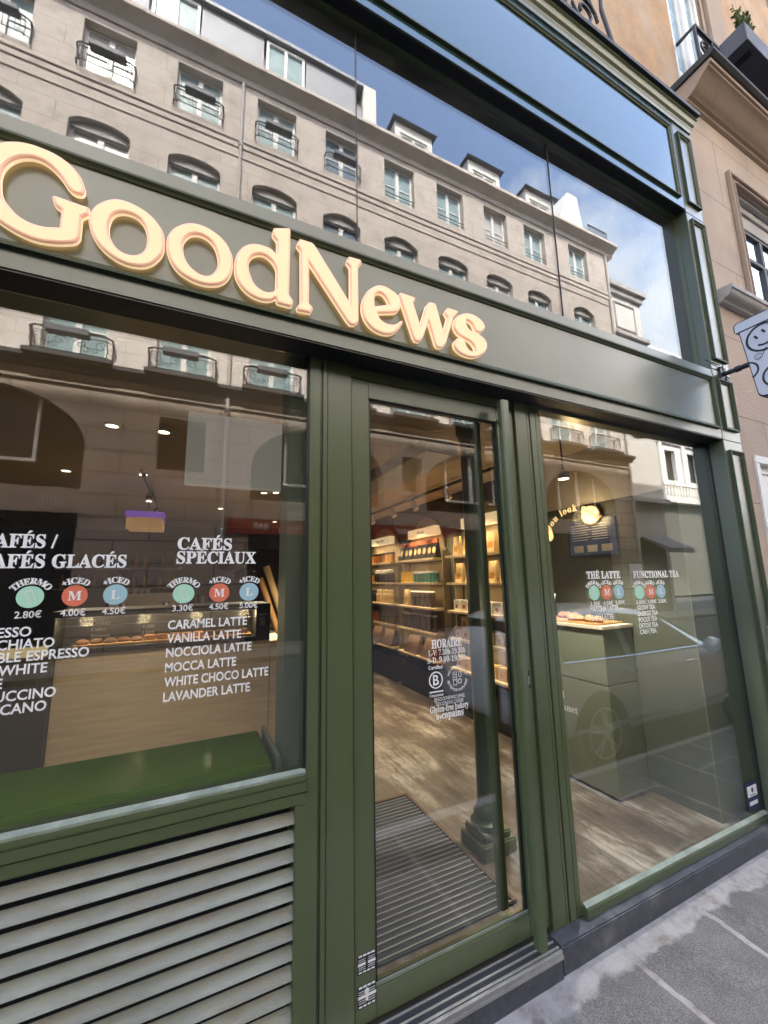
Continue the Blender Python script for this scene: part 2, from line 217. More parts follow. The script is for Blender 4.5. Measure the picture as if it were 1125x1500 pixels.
# ------------------------------------------------------------------ mesh helpers
ORG = {}
class MB:
    def __init__(s): s.v = []; s.f = []; s.mi = []; s.cm = 0
    def add(s, vs, fs):
        b = len(s.v); s.v += [tuple(v) for v in vs]; s.f += [tuple(b+i for i in f) for f in fs]; s.mi += [s.cm]*len(fs); return s
    def box(s, x0, x1, y0, y1, z0, z1):
        return s.add([(x0,y0,z0),(x1,y0,z0),(x1,y1,z0),(x0,y1,z0),(x0,y0,z1),(x1,y0,z1),(x1,y1,z1),(x0,y1,z1)], [(0,3,2,1),(4,5,6,7),(0,1,5,4),(1,2,6,5),(2,3,7,6),(3,0,4,7)])
    def quad(s, a, b, c, d): return s.add([a,b,c,d], [(0,1,2,3)])
    def prism(s, poly, ax, a, b):
        f = {'x': lambda p,t: (t,p[0],p[1]), 'y': lambda p,t: (p[0],t,p[1]), 'z': lambda p,t: (p[0],p[1],t)}[ax]
        n = len(poly); vs = [f(p,a) for p in poly]+[f(p,b) for p in poly]
        return s.add(vs, [tuple(range(n)), tuple(range(2*n-1,n-1,-1))]+[(i,(i+1)%n,(i+1)%n+n,i+n) for i in range(n)])
    def tube(s, pts, r, n=6, closed=False):
        pts = [Vector(p) for p in pts]; m = len(pts); rings = []
        up = Vector((0.13,0.31,0.94))
        for i,p in enumerate(pts):
            a = pts[(i-1)%m] if (closed or i>0) else p; b = pts[(i+1)%m] if (closed or i<m-1) else p
            d = (b-a).normalized(); u = d.cross(up)
            if u.length < 1e-3: u = d.cross(Vector((1,0,0)))
            u.normalize(); w = d.cross(u)
            rr = r[i] if isinstance(r,(list,tuple)) else r
            rings.append([p+u*rr*math.cos(2*math.pi*k/n)+w*rr*math.sin(2*math.pi*k/n) for k in range(n)])
        vs = [v for rg in rings for v in rg]; fs = []
        for i in range(m if closed else m-1):
            j = (i+1)%m
            for k in range(n): fs.append((i*n+k, i*n+(k+1)%n, j*n+(k+1)%n, j*n+k))
        if not closed: fs += [tuple(range(n-1,-1,-1)), tuple(range((m-1)*n, m*n))]
        return s.add(vs, fs)
    def lathe(s, c, prof, n=16, ax='z'):
        vs = []; fs = []; m = len(prof)
        for r,h in prof:
            for k in range(n):
                a = 2*math.pi*k/n; x, y = r*math.cos(a), r*math.sin(a)
                vs.append({'z': (c[0]+x,c[1]+y,c[2]+h), 'y': (c[0]+x,c[1]+h,c[2]+y), 'x': (c[0]+h,c[1]+x,c[2]+y)}[ax])
        for i in range(m-1):
            for k in range(n): fs.append((i*n+k, i*n+(k+1)%n, (i+1)*n+(k+1)%n, (i+1)*n+k))
        fs += [tuple(range(n-1,-1,-1)), tuple(range((m-1)*n, m*n))]
        return s.add(vs, fs)
    def curve(s, cu, fn):
        o = bpy.data.objects.new('tmp', cu); C.objects.link(o); dg = bpy.context.evaluated_depsgraph_get(); dg.update()
        me = bpy.data.meshes.new_from_object(o.evaluated_get(dg)); 
        s.add([fn(v.co) for v in me.vertices], [tuple(p.vertices) for p in me.polygons])
        bpy.data.objects.remove(o); bpy.data.meshes.remove(me); bpy.data.curves.remove(cu); return s
    def build(s, name, m, parent=None, bevel=0.0, smooth=False, origin=None, nrm=True):
        me = bpy.data.meshes.new(name); org = Vector(ORG[parent.name]) if parent else Vector(origin or (0,0,0))
        me.from_pydata([tuple(Vector(v)-org) for v in s.v], [], s.f)
        for mm in (m if isinstance(m,(list,tuple)) else [m]): me.materials.append(MATS[mm])
        if any(s.mi): me.polygons.foreach_set('material_index', s.mi)
        bm = bmesh.new(); bm.from_mesh(me)
        if nrm: bmesh.ops.recalc_face_normals(bm, faces=bm.faces[:])
        if bevel: bmesh.ops.bevel(bm, geom=[e for e in bm.edges if len(e.link_faces)==2 and e.calc_face_angle(0)>0.5], offset=bevel, segments=2, affect='EDGES', clamp_overlap=True)
        if smooth:
            for f in bm.faces: f.smooth = True
        bm.to_mesh(me); bm.free()
        if smooth: me.set_sharp_from_angle(angle=R(40))
        o = bpy.data.objects.new(name, me); C.objects.link(o)
        if parent: o.parent = parent; ORG[o.name] = tuple(org)
        else: o.location = org; ORG[o.name] = tuple(org)
        return o
def tag(o, label, cat, group=None):
    o['label'] = label; o['category'] = cat
    if group: o['group'] = group
    return o
def struct(o): o['kind'] = 'structure'; return o
def thing(name, label, cat, loc=(0,0,0), group=None):
    o = bpy.data.objects.new(name, None); C.objects.link(o); o.location = loc; o.empty_display_size = 0.1; ORG[o.name] = tuple(loc); return tag(o, label, cat, group)
def copy_tree(o, parent=None, loc=None):
    c = o.copy(); C.objects.link(c)
    if parent: c.parent = parent
    if loc is not None: c.location = loc
    for ch in list(o.children): copy_tree(ch, c)
    return c
def lamp(name, kind, loc, energy, col, parent=None, target=None, size=0.03, spot=R(90), blend=0.6):
    d = bpy.data.lights.new(name, kind); d.energy = energy*KL; d.color = col
    if kind in ('POINT','SPOT'): d.shadow_soft_size = size
    if kind == 'SPOT': d.spot_size = spot; d.spot_blend = blend
    o = bpy.data.objects.new(name, d); C.objects.link(o)
    org = Vector(ORG[parent.name]) if parent else Vector((0,0,0))
    if parent: o.parent = parent
    o.location = Vector(loc)-org
    if target: o.rotation_euler = (Vector(target)-Vector(loc)).to_track_quat('-Z','Y').to_euler()
    return o

# text -------------------------------------------------------------
def serif(t):
    o = ''
    for c in t:
        if 'A'<=c<='Z': o += chr(0x1D400+ord(c)-65)
        elif 'a'<=c<='z': o += chr(0x1D41A+ord(c)-97)
        elif '0'<=c<='9': o += chr(0x1D7CE+ord(c)-48)
        else: o += c
    return o
def fcurve(t, off=0.0, ser=False):
    cu = bpy.data.curves.new('txt','FONT'); cu.body = serif(t) if ser else t; cu.size = 1; cu.offset = off; cu.resolution_u = 3; return cu
def tbounds(t, off=0.0, ser=False):
    b = MB().curve(fcurve(t, off, ser), lambda c: (c.x,c.y,0)); xs = [v[0] for v in b.v]; ys = [v[1] for v in b.v]
    return (min(xs), max(xs), min(ys), max(ys)) if xs else (0,0.25,0,0)
CAPH = {}
def cap(ser):
    if ser not in CAPH: b = tbounds('H', 0, ser); CAPH[ser] = b[3]
    return CAPH[ser]
XZ = lambda y: (lambda u,v: (u, y, v))
def YZm(x): return lambda u,v: (x, -u, v)          # reader looks along +X; u runs towards the street
def text(mb, t, plane, u, v, h, off=0.0, ser=False, width=None, align='l', accents=True):
    # h = cap height; (u, v) = left (or right / centre) end of the baseline
    base = t.replace('É','E').replace('Ê','E') if ser else t
    x0,x1,y0,y1 = tbounds(base, off, ser); k = h/cap(ser); kx = k if width is None else width/(x1-x0)
    w = (x1-x0)*kx; u0 = u if align=='l' else (u-w if align=='r' else u-w/2)
    mb.curve(fcurve(base, off, ser), lambda c: plane(u0+(c.x-x0)*kx, v+c.y*k))
    if ser and accents:
        for i,ch in enumerate(t):
            if ch in 'ÉÊ':
                a = tbounds(base[:i+1], off, ser)[1]; b = tbounds('E', off, ser); cx = u0+(a-(b[1]-b[0])/2-x0)*kx; e = h*0.16
                zt = v+h*1.07
                if ch == 'É': mb.add([plane(cx-e*0.7,zt), plane(cx+e*0.1,zt), plane(cx+e*1.5,zt+e*1.3), plane(cx+e*0.2,zt+e*1.55)], [(0,1,2,3)])
                else: mb.add([plane(cx-e*1.1,zt), plane(cx-e*0.3,zt), plane(cx,zt+e*0.8), plane(cx+e*0.3,zt), plane(cx+e*1.1,zt), plane(cx,zt+e*1.5)], [(0,1,2,5),(5,2,3,4)])
    return w
def arc_text(mb, t, plane, cu, cv, rad, h, off=0.0, ser=False, span=None, mid=90, inside=False):
    k = h/cap(ser); ws = []
    for c in t:
        b = tbounds(c if c!=' ' else 'i', off, ser); ws.append((b[0], (b[1]-b[0]+0.07)*k))
    tot = sum(w for _,w in ws); ka = 1.0
    if span: ka = R(span)*rad/tot
    ang = R(mid)+(tot*ka/rad/2)*(-1 if inside else 1)
    for c,(b0,w) in zip(t,ws):
        a = ang-(w*ka/rad/2)*(-1 if inside else 1); th = a-math.pi/2 if not inside else a+math.pi/2
        ox, oy = cu+rad*math.cos(a), cv+rad*math.sin(a); ct, st = math.cos(th), math.sin(th); hw = w/2-0.035*k
        if c != ' ':
            mb.curve(fcurve(c, off, ser), lambda p: plane(ox+((p.x-b0)*k-hw)*ct-p.y*k*st, oy+((p.x-b0)*k-hw)*st+p.y*k*ct))
        ang -= (w*ka/rad)*(-1 if inside else 1)
def disc(mb, plane, cu, cv, ru, rv=None, n=28):
    rv = rv or ru; return mb.add([plane(cu+ru*math.cos(2*math.pi*i/n), cv+rv*math.sin(2*math.pi*i/n)) for i in range(n)], [tuple(range(n))])
def ring(mb, plane, cu, cv, r0, r1, n=28, a0=0, a1=360):
    full = abs(a1-a0) >= 360; m = n if full else n+1
    vs = []
    for i in range(m):
        a = R(a0+(a1-a0)*i/n); vs += [plane(cu+r0*math.cos(a), cv+r0*math.sin(a)), plane(cu+r1*math.cos(a), cv+r1*math.sin(a))]
    return mb.add(vs, [(2*i, 2*i+1, (2*i+3)%(2*m), (2*i+2)%(2*m)) for i in range(n)])
def rrect(mb, plane, u0, u1, v0, v1): return mb.add([plane(u0,v0),plane(u1,v0),plane(u1,v1),plane(u0,v1)], [(0,1,2,3)])

# wall with openings: faces at y=yf, reveals going to yf+dep
def wall(mb, x0, x1, z0, z1, yf, dep, ops, yb=None):
    xs = sorted({x0,x1,*[o[0] for o in ops],*[o[1] for o in ops]}); zs = sorted({z0,z1,*[o[2] for o in ops],*[o[3] for o in ops]})
    xs = [x for x in xs if x0<=x<=x1]; zs = [z for z in zs if z0<=z<=z1]
    for i in range(len(zs)-1):
        run = None
        for j in range(len(xs)-1):
            cx = (xs[j]+xs[j+1])/2; cz = (zs[i]+zs[i+1])/2
            hole = any(o[0]<cx<o[1] and o[2]<cz<o[3] for o in ops)
            if hole:
                if run is not None: mb.quad((run,yf,zs[i]),(xs[j],yf,zs[i]),(xs[j],yf,zs[i+1]),(run,yf,zs[i+1])); run = None
            elif run is None: run = xs[j]
        if run is not None: mb.quad((run,yf,zs[i]),(x1,yf,zs[i]),(x1,yf,zs[i+1]),(run,yf,zs[i+1]))
    for o in ops:
        a,b,c,d = o[:4]; rise = o[4] if len(o)>4 else 0; y2 = yf+dep
        mb.quad((a,yf,c),(a,y2,c),(a,y2,d-rise),(a,yf,d-rise)); mb.quad((b,yf,c),(b,y2,c),(b,y2,d-rise),(b,yf,d-rise)); mb.quad((a,yf,c),(b,yf,c),(b,y2,c),(a,y2,c))
        if not rise: mb.quad((a,yf,d),(b,yf,d),(b,y2,d),(a,y2,d))
        else:
            n = 14; cx = (a+b)/2; rw = (b-a)/2
            ar = [(cx-rw*math.cos(math.pi*i/n), d-rise+rise*math.sin(math.pi*i/n)) for i in range(n+1)]
            if rise < rw*0.4:   # segmental arch
                ar = [(a+(b-a)*i/n, d-rise+rise*(1-((2*i/n)-1)**2)) for i in range(n+1)]
            for i in range(n):
                p,q = ar[i],ar[i+1]
                mb.quad((p[0],yf,p[1]),(q[0],yf,q[1]),(q[0],yf,d),(p[0],yf,d)); mb.quad((p[0],yf,p[1]),(q[0],yf,q[1]),(q[0],y2,q[1]),(p[0],y2,p[1]))
    return mb

# ------------------------------------------------------------------ ground
struct(MB().box(-120,120,-120,120,-0.60,-0.22).build('ground','road'))
struct(MB().box(-60,60,-8.2,-1.12,-0.22,-0.17).build('road','road'))
def slope(x): return -0.075+0.011*min(4,max(-1,x))
pv = MB()
n = 12; xs = [-10+i*26/n for i in range(n+1)]
for i in range(n):
    a,b = xs[i],xs[i+1]
    pv.add([(a,-0.98,slope(a)-0.01),(b,-0.98,slope(b)-0.01),(b,0.25,slope(b)),(a,0.25,slope(a))],[(0,1,2,3)])
struct(pv.build('pavement','pavement', nrm=False))
struct(MB().box(-60,60,-1.12,-0.98,-0.22,-0.085).build('kerb','stone_grey',bevel=0.012))
struct(MB().box(-60,60,-9.8,-8.2,-0.22,-0.06).build('far_pavement','pavement'))
struct(MB().box(-60,-10,-0.98,0.1,-0.22,-0.085).box(16,60,-0.98,0.1,-0.22,-0.04).build('side_pavement','pavement'))

# ------------------------------------------------------------------ the coffee shop front
XL, XR0, XR = -2.2, 3.5, 3.757
SF = thing('shopfront', 'glossy dark green painted coffee shop front with large windows, transom and glass door', 'shopfront', (0.6,0,0.05))
def gpart(mb, name, m='paint', bevel=0.003, parent=SF, **k): return mb.build(name, m, parent, bevel=bevel, **k)
def frame_rect(mb, x0, x1, z0, z1, w, yf, yb):
    mb.box(x0,x1,yf,yb,z0,z0+w); mb.box(x0,x1,yf,yb,z1-w,z1); mb.box(x0,x0+w,yf,yb,z0+w,z1-w); mb.box(x1-w,x1,yf,yb,z0+w,z1-w); return mb
def mould(mb, x0, x1, z0, z1, w=0.022, d=0.016):
    # raised picture-frame moulding, mitred, with a rounded fall towards the inside
    prof = [(0,0),(0,-d),(w*0.35,-d),(w*0.7,-d*0.55),(w,-d*0.35),(w,0)]
    cs = [(x0,z0,1,1),(x1,z0,-1,1),(x1,z1,-1,-1),(x0,z1,1,-1)]
    m = len(prof); vs = []; fs = []
    for cx,cz,sx,sz in cs:
        for a,b in prof: vs.append((cx+sx*a, b+0.0005, cz+sz*a))
    for i in range(4):
        j = (i+1)%4
        for k in range(m-1): fs.append((i*m+k,i*m+k+1,j*m+k+1,j*m+k))
    return mb.add(vs, fs)
for side,(a,b) in enumerate(((XR0,XR),(-2.457,XL))):
    mb = MB()
    for z0,z1 in ((0.05,2.6285),(2.6315,3.198),(3.2015,4.5785),(4.5815,5.478)): mb.box(a+0.0015,b,0,0.3,z0,z1)
    pl = gpart(mb,'pilaster','paint_band')
    mb = MB()
    for z0,z1 in ((0.42,2.553),(2.713,3.118),(3.281,4.525),(4.682,5.386)): mould(mb,a+0.045,b-0.022,z0,z1,0.026,0.02)
    gpart(mb,'moulding','paint_moulding',0,parent=pl,nrm=False)
# sign band, fascia and cornice
sb = gpart(MB().box(XL,XR0-0.0015,0,0.3,2.633,3.19),'sign_band','paint_band',0.006)
gpart(mould(MB(),XL+0.06,3.473,2.706,3.113,0.026,0.018),'moulding','paint_moulding',0,parent=sb,nrm=False)
fa = gpart(MB().box(XL,XR0-0.0015,0,0.3,4.602,5.478),'fascia','paint_gloss',0.004)
gpart(mould(MB(),XL+0.06,3.447,4.688,5.392,0.026,0.018),'moulding','paint_moulding',0,parent=fa,nrm=False)
prof = [(0.3,5.479),(-0.010,5.479),(-0.013,5.505),(-0.020,5.52),(-0.020,5.532),(-0.034,5.55),(-0.042,5.575),(-0.042,5.59),(-0.052,5.60),(-0.052,5.622),(0.3,5.622)]
mb = MB(); nx = len(prof)
vs = []; 
for p in prof: vs.append((-2.457-max(0,-p[0]),p[0],p[1]))
for p in prof: vs.append((XR+max(0,-p[0])*1.3+0.004,p[0],p[1]))
mb.add(vs,[(i,i+1,i+1+nx,i+nx) for i in range(nx-1)]+[tuple(range(nx)),tuple(range(2*nx-1,nx-1,-1))])
gpart(mb,'cornice','paint',0)
gpart(MB().prism([(0.3,5.624),(-0.075,5.624),(-0.078,5.655),(0.3,5.70)],'x',-2.54,3.83),'roof_flashing','black_metal',0.002)
# transom window
gpart(MB().box(XL,XR0-0.002,0.004,0.116,2.6305,2.6325),'soffit','gasket',0,parent=sb)
gpart(MB().box(XL,XR0-0.002,0.004,0.0675,4.5995,4.6015),'soffit','gasket',0,parent=fa)
tf = gpart(frame_rect(MB(),XL,XR0,3.19,4.60,0.014,0.068,0.112),'transom_frame','paint',0.002)
for a,b,ya_,yb_ in ((XL+0.012,0.640,0.095,0.0925),(0.643,2.040,0.0935,0.0955),(2.043,XR0-0.012,0.0945,0.093)):
    gpart(MB().prism([(a,ya_),(b,yb_),(b,yb_+0.009),(a,ya_+0.009)],'z',3.20,4.59),'transom_pane','glass_transom',0,parent=tf)
for x in (0.640,2.040): gpart(MB().box(x-0.0005,x+0.0035,0.091,0.104,3.20,4.588),'transom_seam','gasket',0,parent=tf)
# left window over the louvre
lw = gpart(MB().box(XL,XL+0.05,0.10,0.2,0.935,2.632),'window_frame','paint',0.002)
gpart(MB().box(XL+0.05,0.42,0.117,0.125,0.935,2.632),'window_pane','glass_shop',0,parent=lw)
gpart(MB().box(0.4105,0.4195,0.108,0.1165,0.97,2.632),'gasket','gasket',0,parent=lw)
# sill stack: worn bead, two flat rails
gpart(MB().prism([(0.100,0.960),(0.1165,0.971),(0.1165,0.950),(0.100,0.950)],'x',XL,0.4195),'window_sill','sill_worn',0.001,parent=lw)
gpart(MB().box(XL,0.4195,0.097,0.2,0.931,0.9495),'sill_nosing','paint',0.002,parent=lw)
gpart(MB().box(XL,0.424,0.100,0.2,0.893,0.929).box(0.424,0.440,0.1015,0.2,0.890,0.932),'sill_rail','paint',0.003,parent=lw)
lg = gpart(MB().box(XL,0.428,0.106,0.2,0.850,0.892).box(0.384,0.428,0.106,0.2,0.05,0.850).box(XL,XL+0.05,0.106,0.2,0.05,0.850).box(XL+0.05,0.384,0.118,0.2,0.05,0.09),'louver_frame','paint',0.003)
mb = MB(); z = 0.832
while z > 0.09:
    mb.prism([(0.119,z-0.037),(0.115,z-0.043),(0.119,z-0.047),(0.1425,z-0.017),(0.1405,z-0.0115)],'x',XL+0.05,0.384); z -= 0.0605
gpart(mb,'louver_slats','paint_dusty',0,parent=lg)
gpart(MB().box(XL+0.05,0.384,0.23,0.24,0.05,0.85),'louver_backing','gasket',0,parent=lg)
# posts
for a,b,gr in ((0.4205,0.6125,(0.470,0.478,0.500)),(1.5835,1.7765,(1.672,1.694,1.740))):
    mb = MB(); e = [a]+[q for q in gr]+[b]
    for i in range(len(e)-1): mb.box(e[i]+(0.0012 if i else 0),e[i+1]-(0.0012 if i<len(e)-2 else 0),0.108+0.004*(i%2),0.22,0.05,2.6325)
    gpart(mb,'post','paint',0.0025)
# door head, door leaf
gpart(MB().box(0.6125,1.5835,0.121,0.2,2.5825,2.6325),'door_head','paint',0.002)
dr = gpart(MB().box(0.6155,0.702,0.122,0.170,0.062,2.5785).box(1.462,1.5805,0.122,0.170,0.062,2.5785).box(0.702,1.462,0.122,0.170,2.493,2.5785).box(0.702,1.462,0.122,0.170,0.062,0.155),'door','paint',0.003)
gpart(MB().box(0.702,1.462,0.142,0.150,0.155,2.493),'door_pane','glass_shop',0,parent=dr)
gpart(frame_rect(MB(),0.7025,1.4615,0.1555,2.4925,0.010,0.134,0.141),'gasket','gasket',0,parent=dr)
gpart(MB().box(0.7025,1.4615,0.1275,0.133,0.156,0.168),'glazing_bead','sill_worn',0.001,parent=dr)
def dbar(mb, x0, x1, y0, y1, z0, z1):
    c = 0.010; return mb.prism([(x0,y0+c),(x0+c,y0),(x1-c,y0),(x1,y0+c),(x1,y1-c),(x1-c,y1),(x0+c,y1),(x0,y1-c)],'z',z0,z1)
hd = gpart(dbar(MB(),1.414,1.466,0.018,0.066,0.085,2.575),'door_handle','paint',0.002,parent=dr)
for zz in (0.20,2.50): gpart(MB().tube([(1.44,0.05,zz),(1.47,0.09,zz),(1.49,0.123,zz)],0.012,8),'bracket','paint',0,parent=dr,smooth=True)
gpart(dbar(MB(),1.405,1.455,0.245,0.290,0.10,2.545),'door_handle','paint',0.002,parent=dr)
gpart(MB().box(1.538,1.566,0.1195,0.1235,1.105,1.19),'lock_plate','gasket',0.002,parent=dr)
gpart(MB().box(1.548,1.557,0.114,0.1205,1.125,1.165),'key_cylinder','steel',0.002,parent=dr)
gpart(MB().box(0.606,0.616,0.15,0.2,0.05,2.60).box(1.580,1.5865,0.15,0.2,0.05,2.60).box(0.6125,1.5835,0.15,0.2,2.578,2.5835),'door_seal','gasket',0)
# right window
rw = gpart(MB().box(1.7765,XR0,0.080,0.118,0.05,0.094),'window_rail','paint',0.003)
gpart(MB().box(1.7765,XR0,0.113,0.2,2.612,2.6325),'window_header','paint',0.002)
gpart(MB().box(1.7775,XR0-0.0005,0.105,0.112,0.095,2.632),'window_pane','glass_shop',0,parent=rw)
gpart(MB().prism([(0.084,0.0945),(0.084,0.099),(0.1045,0.112),(0.1045,0.0945)],'x',1.7775,XR0),'glazing_bead','sill_worn',0.001,parent=rw)
gpart(MB().box(3.490,3.4985,0.096,0.1045,0.113,2.632),'gasket','gasket',0,parent=rw)
# granite step
gs = thing('granite_step','worn dark granite step running under the green shop front','step',(1.5,0.05,-0.07))
gpart(MB().box(1.552,4.3,0.037,0.1175,-0.16,0.05),'plinth','granite',0.006,parent=gs)
gpart(MB().box(-2.6,0.452,0.037,0.1175,-0.16,0.05),'plinth','granite',0.006,parent=gs)
gpart(MB().box(0.454,1.550,0.030,0.30,-0.16,0.026),'door_riser','granite',0.004,parent=gs)
mb = MB(); 
for a,b in ((0.028,0.040),(0.046,0.056),(0.078,0.086),(0.112,0.120)): mb.box(0.46,1.55,a,b,0.027,0.047)
gpart(mb,'threshold_rail','steel',0.0015,parent=gs)
mb = MB()
for a,b in ((0.040,0.046),(0.056,0.078),(0.086,0.112),(0.120,0.26)): mb.box(0.46,1.55,a,b,0.0265,0.0415)
gpart(mb,'threshold_insert','rubber',0,parent=gs)
gpart(MB().prism([(0.455,0.028),(1.553,0.028),(1.600,0.120),(1.600,0.14),(0.455,0.14)],'z',0.012,0.0262),'threshold_base','steel',0.001,parent=gs)
mb = MB(); ring(mb, lambda u,v:(u,0.0285,v), 0.99,-0.075,0.026,0.034)
gpart(MB().tube([(0.99+0.03*math.cos(a*math.pi/8),0.026,-0.070+0.03*math.sin(a*math.pi/8)) for a in range(16)],0.004,6,closed=True),'tether_ring','steel',0,parent=gs,smooth=True)

